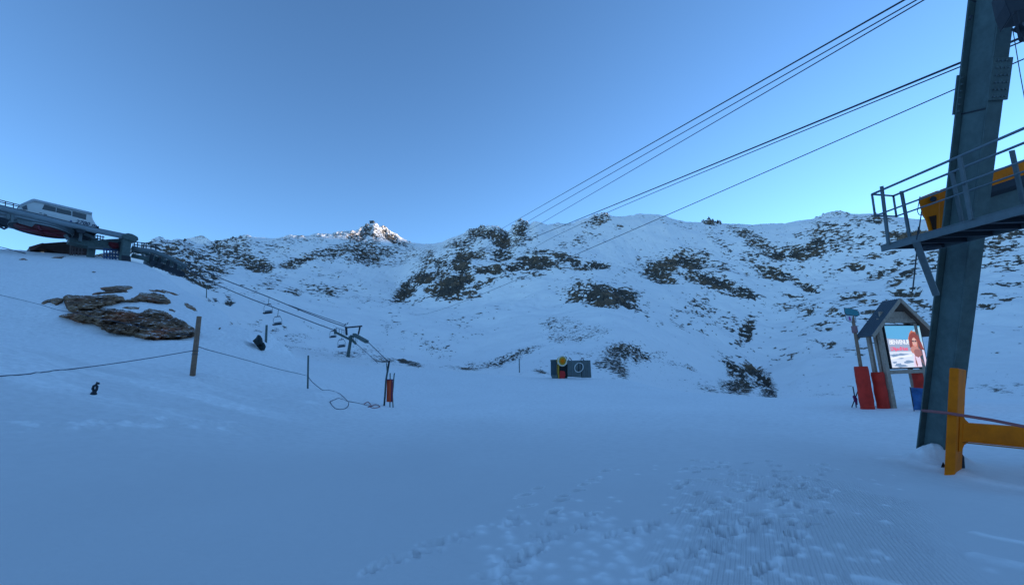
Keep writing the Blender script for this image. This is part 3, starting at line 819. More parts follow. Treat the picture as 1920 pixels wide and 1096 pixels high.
# splice with bolts
s0, s1 = colpt(195), colpt(118)
sm = (s0 + s1) / 2; sh = (s1 - s0) / 2
m_ = MB(); m_.box(base + A * sm - B * (hy + .052), XX_ * (hx + .05), B * .018, A * sh); spl = m_.build('splice_plate', M_GREEN, pyl, bevel=.004)
m_ = MB()
for i in range(6):
    for sx in (-.10, -.035, .035, .10):
        c = base + A * (sm + sh * (-.85 + .34 * i)) - B * (hy + .07) + XX_ * sx
        MB().tube([c, c - B * .025], .012, 6).build('bolt', M_GREEN2, spl)
m_ = MB(); m_.box(base + A * (sm - .12) + B * (hy + .045) - XX_ * .03, XX_ * (hx + .10), B * .014, A * sh); spl2 = m_.build('splice_plate', M_GREEN, pyl, bevel=.004)
m_ = MB()
for i in range(6):
    c = base + A * (sm - .12 + sh * (-.85 + .34 * i)) + B * (hy + .03) - XX_ * (hx + .075)
    MB().tube([c, c - B * .05], .016, 6).build('bolt', M_GREEN2, spl2)
m_ = MB(); m_.box(base + A * (s0 - .12) - XX_ * (hx + .006) + B * .05, XX_ * .006, B * .27, A * .012); m_.build('weld_seam', M_DARK, pyl)
# foot plate and anchors
m_ = MB(); m_.box(base - A * .35 + B * .02, XX_ * (hx + .16), B * (hy + .18), A * .03)
for sx in (-1, 1):
    for sy in (-1, 1): m_.tube([base + XX_ * sx * (hx + .1) + B * sy * (hy + .1) - A * .5, base + XX_ * sx * (hx + .1) + B * sy * (hy + .1) - A * .2], .03, 6)
m_.build('foot_plate', M_DARK, pyl)

# ---- platform: runs along the rope line in front of the column
VPD = Vector(ray(955, 659)).normalized()
def ptd(px, py, dep): return pp(px, py, dep)
near = ptd(1821, 411, 6.9)           # point on the top edge of the near fascia
PN = lambda px: at_px(near, VPD, px)
nl, nr_ = PN(1650), at_px(near, VPD, 2010)
Wd = VPD.cross(Z).normalized() * 1.0  # to the right, across the platform
Un = Wd.cross(VPD).normalized()
if Un.z < 0: Un = -Un
fh = .125
PW = 1.0                              # platform width
pf = MB()
pf.box((nl + nr_) / 2 - Un * fh * .5 + Wd * .02, VPD * ((nl - nr_).length / 2), Wd * .012, Un * fh * .5)
pf.box((nl + nr_) / 2 - Un * .006 + Wd * .05, VPD * ((nl - nr_).length / 2), Wd * .05, Un * .008)
plat = pf.build('platform_beam', M_GREEN2, pyl, bevel=.002)
m_ = MB(); m_.box((nl + nr_) / 2 - Un * .035 + Wd * (.05 + PW / 2), VPD * ((nl - nr_).length / 2 - .02), Wd * (PW / 2 - .03), Un * .012)
for k in range(7):
    c = nl.lerp(nr_, (k + .5) / 7); m_.box(c - Un * .085 + Wd * (PW / 2), VPD * .03, Wd * (PW / 2 - .02), Un * .035)
m_.build('platform_floor', M_DARK, pyl)
m_ = MB(); m_.box((nl + nr_) / 2 - Un * fh * .5 + Wd * PW, VPD * ((nl - nr_).length / 2), Wd * .012, Un * fh * .5); m_.build('platform_beam', M_GREEN2, pyl)
# railing
Rh = .93
def rail_line(P0, name='handrail'): pass
r1t = ptd(1799, 293, 6.9); r1 = lambda px: at_px(r1t, VPD, px)
r1m_p = ptd(1811, 352, 6.9)
far_t = ptd(1784, 323, 7.9); r2 = lambda px: at_px(far_t, VPD, px)
m_ = MB(); m_.tube([r1(1635), r1(2010)], .021, 8); m_.build('handrail', M_RAIL, pyl, True)
m_ = MB(); m_.tube([r2(1675), r2(2010)], .021, 8); m_.build('handrail', M_RAIL, pyl, True)
dn = Vector(nl) - r1(1650)
m_ = MB(); m_.tube([r1(1635) - Un * .42, r1(2010) - Un * .42], .016, 8); m_.build('mid_rail', M_RAIL, pyl, True)
m_ = MB(); m_.tube([r2(1675) - Un * .42, r2(2010) - Un * .42], .016, 8); m_.build('mid_rail', M_RAIL, pyl, True)
m_ = MB(); a, b = r1(1635), r2(1675)
m_.tube([a, b], .019, 8); m_.tube([a - Un * .42, b - Un * .42], .016, 8); m_.tube([a, a - Un * .44], .019, 8); m_.tube([b, b - Un * .44], .019, 8)
m_.build('end_rail', M_RAIL, pyl, True)
for tx, ty, bx, by in ((1653, 349, 1666, 458), (1799, 293, 1821, 411)):
    m_ = MB(); a = ptd(tx, ty, ((np.array(r1(tx)) - CAM) @ FWD)); b = ptd(bx, by, ((np.array(PN(bx)) - CAM) @ FWD) - .02)
    m_.bar(a, b, .055, .03, Wd); m_.build('rail_post', M_GREEN2, pyl)
for tx, ty, bx, by in ((1690, 358, 1706, 446), (1784, 323, 1805, 420), (1897, 282, 1921, 392)):
    m_ = MB(); a = ptd(tx, ty, ((np.array(r2(tx)) - CAM) @ FWD)); b = ptd(bx, by, ((np.array(a) - CAM) @ FWD) + .1)
    m_.bar(a, b, .06, .03, Wd); m_.build('rail_post', M_GREEN2, pyl)
# strut from the column up to the platform, and the small parts under it
m_ = MB(); m_.bar(ptd(1755, 552, 7.8), ptd(1717, 452, 7.35), .09, .06, Z); m_.build('brace', M_GREEN2, pyl)
m_ = MB(); m_.tube([ptd(1733, 466, 7.5), ptd(1760, 462, 7.6)], .045, 8); m_.build('pipe_stub', M_DARK, pyl)
m_ = MB(); m_.bar(ptd(1722, 425, 7.4), ptd(1716, 470, 7.4), .012, .012); m_.build('hook', M_DARK, pyl)
# the green cross beam that joins the column to the outer half of the platform
def slab(poly, dep, th, name, mat, parent, bev=.01, dd=None):
    m_ = MB()
    pts = [ptd(x, y, dep if dd is None else dd(x)) for x, y in poly]
    vd = Vector(ray(sum(p[0] for p in poly) / len(poly), sum(p[1] for p in poly) / len(poly))).normalized()
    m_.prism(pts, Vector((vd.x, vd.y, 0)).normalized() * th)
    return m_.build(name, mat, parent, bevel=bev)
slab([(1846, 368), (1925, 343), (1990, 322), (1990, 385), (1925, 403), (1846, 424)], 8.4, .35, 'cross_beam', M_GREEN, pyl)
cbx = slab([(1842, 354), (1925, 326), (1990, 306), (1990, 318), (1925, 341), (1842, 366)], 8.2, .5, 'bracket', M_DARK, pyl)
m_ = MB()
for k in range(5):
    for cx in (1845, 1851): MB().ball(ptd(cx, 368 + k * 10, 8.36), .014, 6).build('bolt', M_GREEN2, cbx)
# ---- orange sheave beam behind the column
orn = slab([(1721, 371), (1756, 357), (1762, 356), (1762, 432), (1742, 436), (1733, 405), (1727, 396)], 9.4, .42, 'sheave_beam', M_ORANGE, pyl, .02)
slab([(1760, 356), (1845, 324), (1925, 298), (1990, 276), (1990, 312), (1925, 332), (1845, 358), (1782, 381), (1770, 428), (1760, 432)], 9.45, .36, 'sheave_beam', M_ORANGE, pyl, .02)
m_ = MB(); m_.tube([ptd(1750, 373, 9.38), ptd(1750, 373, 9.30)], .055, 14); m_.build('pivot', M_DARK, orn)
m_ = MB(); m_.prism([ptd(x, y, 9.38) for x, y in ((1742, 406), (1756, 403), (1756, 430), (1750, 432))], Vector(ray(1750, 415)) * .03); m_.build('opening', simple('dark_opening_brown', (.05, .02, .01), .9), orn)  # dark brown plate on the beam face, drawn as the opening
m_ = MB(); m_.tube([ptd(1725, 352 + 16, 9.3), ptd(1720, 396, 9.2), ptd(1723, 402, 9.2), ptd(1731, 404, 9.3)], .008, 6); m_.build('hose', M_DARK, orn)
# ---- rigging above, at the frame edge
hd = [((1896, 18), (1930, 8), .26), ((1901, 26), (1913, 76), .03), ((1915, 20), (1921, 70), .07), ((1909, 48), (1925, 62), .10)]
m_ = MB(); m_.prism([ptd(x, y, 6.8) for x, y in ((1878, -30), (1990, -60), (1990, 6), (1924, 18), (1902, 22), (1896, 30), (1886, 6))], Vector((.2, .35, 0))); arm = m_.build('crossarm', M_DARK, pyl, bevel=.01)
for (a, b, w) in hd[1:]:
    m_ = MB(); m_.bar(ptd(*a, 6.7), ptd(*b, 6.7), w, w * .6); m_.build('hanger_bar', M_DARK, pyl)
m_ = MB(); m_.tube([ptd(1897, 55, 6.8), ptd(1921, 66, 6.7)], .018, 6); m_.build('stay', M_DARK, pyl)
m_ = MB(); m_.bar(ptd(1914, 74, 6.7), ptd(1925, 74, 6.7), .05, .05); m_.build('clamp', M_DARK, pyl)
MB().tube([ptd(1818, -2, 7.6), ptd(1830, 4, 7.6)], .014, 6).build('small_fitting', M_DARK, pyl)
m_ = MB(); m_.tube([ptd(1822, 30, 7.6), ptd(1818, 37, 7.6)], .02, 6); m_.build('small_fitting', M_DARK, pyl)
m_ = MB(); m_.tube([ptd(1899, 56, 6.9), ptd(1903, 80, 6.85), ptd(1913, 140, 6.8), ptd(1923, 195, 6.75), ptd(1930, 240, 6.7)], .006, 6)
w_ = tag(m_.build('hanging_wire', M_CABLE), 'thin wire hanging beside the top of the big pylon at the right frame edge', 'wire'); recentre(w_)
m_ = MB(); m_.tube([ptd(1728, 396, 8.8), ptd(1724, 425, 8.5), ptd(1719, 470, 8.0), ptd(1715, 510, 7.9), ptd(1711, 546, 7.9)], .011, 6)
w_ = tag(m_.build('hanging_rope', M_CABLE), 'dark rope hanging down below the railed platform of the big pylon', 'rope'); recentre(w_)

# ---- orange barrier in front of the pylon
ob = hit_smooth(1788, 883); od = float((np.array(ob) - CAM) @ FWD)
bar_ = thing('barrier', 'orange-yellow steel barrier standing in front of the big pylon', 'barrier', ob)
obT = ptd(1795 + 4, 688, od * .985)
ax = (obT - ob).normalized()
bx = Vector((1, -.15, 0)).normalized(); by = ax.cross(bx).normalized()
# measured corners: left edge 1771..1780, middle edge 1790..1798, right edge 1804..1810
def quad(pl, dep): return [ptd(x, y, d) for (x, y), d in zip(pl, dep)]
bw = .24 * od / 8.8
c0 = quad([(1771, 876), (1791, 880), (1780, 689), (1798, 690)], [od, od - .03, od, od - .03])
f = (c0[1] - c0[0]); f2 = (c0[3] - c0[2])
dirb = (Vector(ptd(1804, 880, od + .3)) - c0[1]); dirt = (Vector(ptd(1812, 693, od + .3)) - c0[3])
m_ = MB()
dn_ = ax * -.25
bl, br, tl, tr = c0
m_.hexa([bl + dn_, br + dn_, br + dirb + dn_, bl + dirb + dn_, tl, tr, tr + dirt, tl + dirt])
m_.build('post', M_ORANGE, bar_, bevel=.012)
bp0, bp1 = ptd(1806, 792, od + .05), ptd(2000, 806, od - .05)
bq0, bq1 = ptd(1804, 827, od + .05), ptd(2000, 847, od - .05)
m_ = MB(); dv = Vector((.05, .3, 0)); m_.hexa([bq0, bq1, bq1 + dv, bq0 + dv, bp0, bp1, bp1 + dv, bp0 + dv]); crs = m_.build('crossbeam', M_ORANGE, bar_, bevel=.012)
m_ = MB(); k0, k1 = ptd(1808, 829, od + .0), ptd(2000, 849, od - .1); m_.bar(k0, k1, .06, .02); m_.build('beam_flange', simple('dark_orange_paint_low', (.38, .13, .012), .5), crs)
m_ = MB(); m_.prism([ptd(x, y, od + .06) for x, y in ((1800, 778), (1806, 778), (1810, 786), (1816, 791), (1816, 828), (1808, 834), (1803, 846), (1798, 846))], (.03, .2, 0)); m_.build('gusset', M_ORANGE, bar_)
for (x0, y0, x1, y1) in ((1804, 850, 1810, 884), (1768, 865, 1771, 875)):
    m_ = MB(); m_.prism([ptd(x0, y0, od + .3), ptd(x0 + 4, y0 + 6, od + .3), ptd(x1, y1, od + .3), ptd(x0 - 4, y1, od + .3)], (.02, .05, -.05)); m_.build('base_bracket', M_DARK, bar_)
# bolt head
m_ = MB(); m_.tube([ptd(1831, 806, od - .01), ptd(1831, 806, od - .05)], .02, 8); m_.build('bolt', M_ORANGE, crs)
# red rope
r0, r1_ = ptd(1730, 769, (np.array(base) - CAM) @ FWD - .5), ptd(1790, 776, od - .06)
m_ = MB(); m_.tube([r0, ptd(1775, 773.5, od - .02), r1_, ptd(1810, 779, od - .06), ptd(1860, 787, od - .25), ptd(1925, 800, od - .5), ptd(2000, 815, od - .8)], .026, 8)
o = tag(m_.build('barrier_rope', M_ROPER, None, True), 'faded red rope stretched from the big pylon across the orange barrier', 'rope'); recentre(o)

# ================================================================== cables overhead
def cable(px0, py0, d0, px1, py1, d1, pxm, pym, r0, r1, label):
    a, b = ptd(px0, py0, d0), ptd(px1, py1, d1)
    # choose the sag so the cable passes through the measured middle point
    best = None
    for s_ in np.linspace(-3, 14, 171):
        P = np.array(sag(a, b, s_, 200)); X_, Y_ = proj(P)
        e = abs(np.interp(pxm, X_[::-1], Y_[::-1]) - pym)
        if best is None or e < best[0]: best = (e, s_)
    n = 60
    pts = sag(a, b, best[1], n)
    m_ = MB(); m_.tube(pts, [r0 + (r1 - r0) * ((i / n)) for i in range(n + 1)], 6)
    o = m_.build('lift_cable', M_CABLE, None, True)
    tag(o, label, 'cable', 'cables running from the summit ridge to the big pylon'); recentre(o)
    return o
# ordered by where they leave the top or right edge of the picture
cable(1860, -93, 11, 905, 450, 380, 1560, 77, .026, .09, 'thick steel cable, uppermost of those crossing the sky')
cable(1860, -80, 11, 900, 472, 300, 1560, 90, .018, .085, 'steel cable second of the three bands leaving at the top edge')
cable(1870, -80, 11, 937, 463, 330, 1560, 100.6, .018, .085, 'steel cable lowest of those leaving the picture at the top edge')
cable(1990, 40, 9, 920, 473, 300, 1586, 206, .026, .10, 'thick steel cable passing behind the middle of the big pylon above the platform')
cable(1990, 48, 9.3, 962, 500, 300, 1450, 268, .016, .08, 'thin steel cable that runs alongside the thick one behind the pylon')
cable(1990, 80, 9, 767, 587, 330, 1400, 338, .013, .075, 'lowest thin steel cable, reaching the mountain below the cliff')

# ================================================================== welcome kiosk
kb = hit(1672, 765); kd = float((np.array(kb) - CAM) @ FWD)
kio = thing('info_kiosk', 'wooden gabled kiosk with a lit welcome screen and red padded legs', 'kiosk', kb)
# frame front plane: faces the viewer, turned a little
kN = Vector((.26, -.97, 0)).normalized()          # outward normal of the front
kU = Vector((kN.y * -1, kN.x, 0)).normalized()      # along the front, to the right
if kU.x < 0: kU = -kU
K = lambda x, y, off=0.0: onplane(x, y, kb + kN * off, kN)
back = -kN
def kbar(a, b, w, t, name, mat=M_WOOD, off=0.0, par=None):
    A_, B_ = K(*a, off), K(*b, off); m_ = MB(); m_.bar(A_, B_, w, t, kN.cross((B_ - A_).normalized())); return m_.build(name, mat, par or kio, bevel=.01)
def kvert(x, y0, y1, off=0.0):
    a = K(x, y0, off); b = a.copy(); b.z = K(x, y1, off).z; return a, b
# front posts (vertical), measured at the foot
pa = K(1676, 765); ztop = K(1648, 612).z
m_ = MB(); m_.bar(pa - Z * .3, Vector((pa.x, pa.y, ztop + .15)), .24, .16, kN); m_.build('post', M_WOOD, kio, bevel=.012)
pb_ = K(1745, 765); m_ = MB(); m_.bar(pb_ - Z * .3, Vector((pb_.x, pb_.y, ztop + .15)), .24, .16, kN); m_.build('post', M_WOOD, kio, bevel=.012)
# rear pair of posts
rb = back * .5
for p_ in (pa, pb_):
    for k_o in (.0,):
        q = p_ + rb + kU * -.12; m_ = MB(); m_.bar(q - Z * .3, Vector((q.x, q.y, ztop + .15)), .18, .16, kN); m_.build('rear_post', M_WOOD, kio, bevel=.012)
q = pa + back * .25; m_ = MB(); m_.bar(q - Z * .3, Vector((q.x, q.y, ztop + .1)), .14, .14, kN); m_.build('middle_post', M_WOOD, kio, bevel=.01)
# screen case and screen
ca, cb, cc_, cd = K(1658, 609, .06), K(1725, 612, .06), K(1737, 688, .06), K(1672, 688, .06)
zt = (ca.z + cb.z) / 2; zb = (cc_.z + cd.z) / 2
xl = (ca - kb).dot(kU) * .5 + (cd - kb).dot(kU) * .5; xr = (cb - kb).dot(kU) * .5 + (cc_ - kb).dot(kU) * .5
def KP(u, v, off):   # u: 0..1 across the screen, v: 0..1 up the screen
    p = kb + kU * (xl + (xr - xl) * u) + kN * off; return Vector((p.x, p.y, zb + (zt - zb) * v))
sw, shh = xr - xl, zt - zb
print('screen', sw, shh, 'kiosk depth', kd)
m_ = MB(); m_.box(KP(.5, .5, .0), kU * (sw / 2 + .07), kN * .07, Z * (shh / 2 + .07)); case = m_.build('screen_case', M_BLACK, kio, bevel=.015)
# boards above and below
m_ = MB(); m_.box(KP(.5, 1.13, .02), kU * (sw / 2 + .32), kN * .05, Z * shh * .055); m_.build('lintel', M_WOOD, kio, bevel=.01)
m_ = MB(); m_.box(KP(.5, 1.0 + .27, .0), kU * (sw / 2 + .1), kN * .04, Z * shh * .085); m_.build('gable_board', M_WOOD, kio, bevel=.01)
m_ = MB(); m_.box(KP(.5, -.1, .02), kU * (sw / 2 + .2), kN * .05, Z * shh * .045); m_.build('sill', M_WOOD, kio, bevel=.01)
# roof: ridge runs back from the front gable
apex = K(1687, 561, .35); eL = K(1635, 622, .35); eR = K(1757, 628, .35)
eL.z = min(eL.z, eR.z); eR.z = eL.z
mid = (eL + eR) / 2
rd = back * .8
def roofplane(e, name):
    d = (e - apex); n = d.cross(rd).normalized(); n = n if n.z > 0 else -n
    m_ = MB(); m_.prism([apex, e, e + rd, apex + rd], n * .05); o = m_.build(name, M_ROOF, kio)
    m2 = MB()
    for k in range(9): a_ = apex + rd * (k / 8); m2.bar(a_ + n * .06, a_ + d * 1.0 + n * .06, .03, .03, n)
    m2.build('roof_seam', M_ROOF, o)
    m_ = MB(); m_.bar(apex - Z * .02 + kN * .02, e - Z * .02 + kN * .02, .06, .17, n); m_.build('bargeboard', M_WOOD, kio)
    m_ = MB(); m_.bar(apex + rd - n * .06, e + rd - n * .06, .06, .14, n); m_.build('rafter', M_WOOD, kio)
    m_ = MB(); m_.prism([apex - n * .012, e - n * .012, e + rd - n * .012, apex + rd - n * .012], -n * .03); m_.build('roof_lining', simple('brown_boards', (.12, .08, .06), .8), kio)
roofplane(eL, 'roof'); roofplane(eR, 'roof')
# red pads on the legs
def pad(top, bot, r, name='pad', par=None, mat=M_PAD, seed=0):
    rg = np.random.RandomState(seed + 3); n = 14; pts = [top.lerp(bot, i / n) for i in range(n + 1)]
    R = [r * (1 + .035 * math.sin(i * .9 + seed) + .012 * rg.normal()) for i in range(n + 1)]; R[0] = r * .93; R[-1] = r * 1.02
    m_ = MB(); m_.tube(pts, R, 18); o = m_.build(name, mat, par, True)
    o.data.polygons.foreach_set('use_smooth', [len(p.vertices) == 4 for p in o.data.polygons])
    return o
lp = K(1667, 766, .0) + back * .25 - kU * .0
pd_top = Vector((lp.x, lp.y, K(1650, 697).z))
pad(pd_top, lp - Z * .1, .27, 'pad', kio, M_PAD, 1)
lp = K(1742, 766, .0) + back * .2; pad(Vector((lp.x, lp.y, K(1730, 697).z)), lp - Z * .1, .25, 'pad', kio, M_PAD, 2)
# ---- picture on the screen (flat, backlit)
def emis(name, col, st=1.0, ramp_=None):
    mt, nt, b = newmat(name)
    b.inputs['Base Color'].default_value = (*[c * .2 for c in col], 1); b.inputs['Roughness'].default_value = .4
    b.inputs['Emission Color'].default_value = (*col, 1); b.inputs['Emission Strength'].default_value = st
    return mt
EM = .30
M_E = {k: emis('screen_' + k, c, EM) for k, c in dict(sky=(.10, .36, .62), skyl=(.32, .56, .74), white=(.80, .82, .88), snow=(.62, .68, .82), band=(.30, .36, .50), hill=(.18, .27, .42), pink=(.80, .08, .18), hair=(.24, .05, .035), hairl=(.50, .15, .08), skin=(.66, .38, .32), fur=(.50, .22, .18), furd=(.30, .12, .11), coat=(.72, .58, .72), dark=(.06, .03, .04)).items()}
def face(pts, off, mat, nm, par):
    m_ = MB(); P = [KP(u, v, .0705 + off) for u, v in pts]; m_.add(P, [tuple(range(len(P)))]); return m_.build(nm, mat, par)
scr = MB().add([KP(0, 0, .0725), KP(1, 0, .0725), KP(1, 1, .0725), KP(0, 1, .0725)], [(0, 1, 2, 3)]).build('screen', M_E['snow'], kio)
face([(0, .70), (1, .62), (1, 1), (0, 1)], .004, M_E['sky'], 'printed_sky', scr)
face([(0, .38), (.72, .38), (1, .62), (0, .70)], .0035, M_E['band'], 'printed_mist', scr)
face([(.55, .62), (1, .60), (1, .98), (.8, .9)], .005, M_E['skyl'], 'printed_sky', scr)
rg = np.random.RandomState(4)
def blob(cu, cv, ru, rv, n=14, jit=.15): return [(min(1, max(0, cu + ru * math.cos(2 * math.pi * i / n) * (1 + jit * rg.normal()))), min(1, max(0, cv + rv * math.sin(2 * math.pi * i / n) * (1 + jit * rg.normal())))) for i in range(n)]
m_ = MB()
for (u, v, a, b) in ((.12, .29, .12, .03), (.3, .31, .15, .025), (.22, .22, .14, .015), (.45, .13, .14, .04), (.2, .06, .1, .04), (.3, .03, .14, .03), (.1, .12, .06, .02)):
    P = [KP(x, y, .0755) for x, y in blob(u, v, a, b, 12, .3)]; m_.add(P, [tuple(range(12))])
m_.build('printed_slope', M_E['hill'], scr)
m_ = MB(); m_.add([KP(x, y, .076) for x, y in ((0, .19), (.3, .23), (.62, .26), (.62, .30), (.3, .26), (0, .24))], [(0, 1, 2, 3, 4, 5)]); m_.build('printed_slope', M_E['white'], scr)
# figure with long red hair and a pale coat
face([(.62, 0), (1, 0), (1, .34), (.93, .42), (.72, .42), (.66, .25)], .008, M_E['coat'], 'printed_coat', scr)
face(blob(.76, .62, .16, .26, 22, .06), .0095, M_E['hairl'], 'printed_hair', scr)
face([(.60, .58), (.64, .76), (.72, .83), (.80, .84), (.90, .74), (.96, .56), (1, .40), (.9, .42), (.84, .66), (.70, .64), (.68, .5), (.6, .46)], .0105, M_E['hair'], 'printed_hair', scr)
face(blob(.76, .60, .065, .11, 16, .02), .0115, M_E['skin'], 'printed_face', scr)
face([(.69, .615), (.745, .60), (.755, .63), (.70, .645)], .0125, M_E['dark'], 'printed_glasses', scr)
face([(.765, .60), (.83, .61), (.82, .645), (.765, .63)], .0125, M_E['dark'], 'printed_glasses', scr)
face([(.73, .535), (.79, .535), (.76, .515)], .0125, M_E['pink'], 'printed_lips', scr)
face(blob(.74, .40, .13, .10, 20, .12), .0120, M_E['fur'], 'printed_fur', scr)
face(blob(.80, .33, .10, .10, 18, .15), .0130, M_E['furd'], 'printed_fur', scr)
face([(.70, .28), (.73, .05), (.70, 0), (.68, .1)], .0125, M_E['furd'], 'printed_hair', scr)
face([(.82, .27), (.90, .12), (.93, .02), (.86, .14)], .0125, M_E['furd'], 'printed_hair', scr)
text_obj('screen_text', 'BIENVENUE', shh * .150, KP(.035, .555, .0790), kU, Z, M_E['white'], scr, .0008, .006, .80)
text_obj('screen_text', "L'Alpe d'Huez", shh * .125, KP(.05, .405, .0790), kU, Z, M_E['pink'], scr, .0008, .006, .80)
# ---- sign post with two arrow signs and a red pad
sb = hit(1627, 766)
sgn = thing('sign_post', 'tall wooden post with two small signs and a red pad, left of the kiosk', 'sign post', sb)
def vert_at(p, px, py):   # point straight above p (or along its lean) seen at row py
    best = None
    for i in range(0, 900):
        q = p + Z * (i * .01); Y_ = float(proj(np.array(q))[1])
        if Y_ < py: return q
    return q
top_ = ptd(1597, 585, (np.array(sb) - CAM) @ FWD + .9)
m_ = MB(); m_.tube([sb - (top_ - sb).normalized() * .3, sb.lerp(top_, .5), top_], [.085, .08, .07], 10); m_.build('pole', M_POST, sgn, True)
m_ = MB(); c_p = sb.lerp(top_, .78); m_.tube([c_p, c_p + (top_ - sb).normalized() * .35], .13, 10); m_.build('collar', simple('faded_pink_tape', (.32, .17, .17), .8), sgn, True)
o = pad(sb.lerp(top_, .43), sb - (top_ - sb).normalized() * .05, .30, 'pad', sgn, M_PAD, 5)
dS = float((np.array(top_) - CAM) @ FWD) - .1
def signplate(poly, name, mat, fr=M_BLACK):
    vd = Vector((.15, 1, 0)).normalized()
    m_ = MB(); m_.prism([ptd(x, y, dS) for x, y in poly], vd * .03); o = m_.build(name, mat, sgn)
    cx = sum(p[0] for p in poly) / len(poly); cy = sum(p[1] for p in poly) / len(poly)
    m_ = MB(); m_.prism([ptd(cx + (x - cx) * 1.07, cy + (y - cy) * 1.12 + .3, dS + .02) for x, y in poly], vd * .03); m_.build('sign_edge', fr, o)
    return o
signplate([(1583.5, 577), (1599, 579), (1609, 583), (1611, 590), (1606, 591.5), (1588, 589.5), (1585, 586)], 'sign', M_TEAL)
sp_ = signplate([(1586, 590.5), (1604, 592.5), (1605, 603), (1594, 602.5), (1588.5, 600), (1586.5, 596)], 'sign', M_SIGNW)
m_ = MB(); m_.prism([ptd(x, y, dS - .005) for x, y in ((1591, 593), (1594, 593.5), (1596.5, 601), (1592, 600))], (0, .004, 0)); m_.build('sign_mark', M_MAG, sp_)
# ---- blue sheet beside the kiosk
bs = hit(1722, 769)
bsd = float((np.array(bs) - CAM) @ FWD) - .3
g = MB(); nx, ny = 14, 10; vs = []
for j in range(ny + 1):
    for i in range(nx + 1):
        u, v = i / nx, j / ny
        xl_ = 1707 + (1714 - 1707) * v; xr_ = 1752
        y_ = 726 + (768.5 - 726) * v + 3 * u * (1 - v) * math.sin(u * 3)
        vs.append(ptd(xl_ + (xr_ - xl_) * u, y_, bsd + .08 * math.sin(u * 9 + v * 4) + .05 * math.sin(v * 11 - u * 5)))
off = Vector((0, .02, 0)); nn = len(vs)
g.v = vs + [p + off for p in vs]
for j in range(ny):
    for i in range(nx):
        a = j * (nx + 1) + i; g.f.append((a, a + 1, a + nx + 2, a + nx + 1)); g.f.append((nn + a + nx + 1, nn + a + nx + 2, nn + a + 1, nn + a))
brim = [i for i in range(nx + 1)] + [j * (nx + 1) + nx for j in range(1, ny + 1)] + [ny * (nx + 1) + i for i in range(nx - 1, -1, -1)] + [j * (nx + 1) for j in range(ny - 1, 0, -1)]
for a, b in zip(brim, brim[1:] + brim[:1]): g.f.append((a, nn + a, nn + b, b))
shb = thing('blue_sheet', 'blue tarpaulin sheet hanging at the foot of the kiosk, beside the big pylon', 'tarpaulin', bs)
g.build('sheet', M_BLUE, shb, True)
m_ = MB(); m_.tube([ptd(1714, 770, bsd), ptd(1706.5, 725, bsd)], .02, 8); m_.build('stake', M_DARK, shb)
m_ = MB(); m_.tube([ptd(1752, 770, bsd), ptd(1751, 727, bsd)], .02, 8); m_.build('stake', M_DARK, shb)
# ---- crossed stakes to the left of the sign post
cs = hit(1603, 764); cd_ = float((np.array(cs) - CAM) @ FWD)
crs_ = thing('crossed_stakes', 'small pair of crossed dark stakes tied with a purple-red strap in the snow', 'stakes', cs)
m_ = MB(); m_.tube([ptd(1606, 766, cd_), ptd(1603, 745, cd_), ptd(1599, 724, cd_)], .026, 8); m_.build('stake', M_DARK, crs_)
m_ = MB(); m_.tube([ptd(1597, 763, cd_), ptd(1604, 745, cd_ + .05), ptd(1610, 728, cd_ + .05)], .026, 8); m_.build('stake', M_DARK, crs_)
m_ = MB()
for (x, y, r) in ((1602, 744, .10), (1604, 748, .12), (1605, 752, .09), (1606, 756, .07)): m_.ball(ptd(x, y, cd_), r, 8, (.9, .6, 1.1))
m_.build('strap', simple('purple_red_cloth', (.17, .02, .10), .7), crs_)
m_ = MB(); m_.tube([ptd(1641, 763, cd_), ptd(1645, 766, cd_), ptd(1649, 766.5, cd_)], [.07, .09, .05], 8)
o = tag(m_.build('dark_weight', M_BLACK, None, True), 'small dark lump lying at the foot of the red sign post pad', 'weight'); recentre(o)

# ================================================================== lift station on the left hill
S0 = ptd(0, 392, 50)
SU = Vector((math.sin(math.radians(37)), math.cos(math.radians(37)), 0))     # long axis, away to the right
SN = Vector((SU.y, -SU.x, 0))                                                # normal of the side we see
if SN.dot(S0 - Vector(CAM)) > 0: SN = -SN
SB = -SN
def SP(x, y, off=0.0): return onplane(x, y, S0 + SB * off, SN)
sta = thing('lift_station', 'large steel chairlift top station with a white cabin on the left hilltop', 'lift station', hit(235, 489) - Z * 1.0)
def sprism(poly, off, th, name, mat, par=None, bev=0.0):
    m_ = MB(); m_.prism([SP(x, y, off) for x, y in poly], SB * th); return m_.build(name, mat, par or sta, bevel=bev)
def sbar(a, b, off, w, name=None, mat=None, par=None, h=None):
    m_ = MB(); m_.bar(SP(*a, off), SP(*b, off), w, h or w, SB); return m_.build(name, mat, par or sta) if name else m_
M_BEAM = simple('grey_blue_station_beam', (.22, .28, .31), .45, .1, .4, .25, .6)
# long rounded side beams
def sbeam(off, name):
    P = [SP(-60, 376, .5), SP(0, 390, .5), SP(45, 400.5, .5), SP(87, 410.5, .5), SP(130, 421, .5), SP(175, 431.5, .5), SP(235, 443.5, .5), SP(255, 447.5, .5)]
    P = [p + SB * (off - .5) for p in P]
    m_ = MB(); m_.tube(P, [.32, .32, .31, .31, .31, .31, .34, .3], 14); o = m_.build(name, M_BEAM, sta, True)
    m_ = MB(); m_.tube([p + Z * .33 for p in P], .06, 6); m_.build('beam_top_edge', M_DARK, o)
    return o
sbeam(.5, 'side_beam'); sbeam(6.4, 'side_beam')
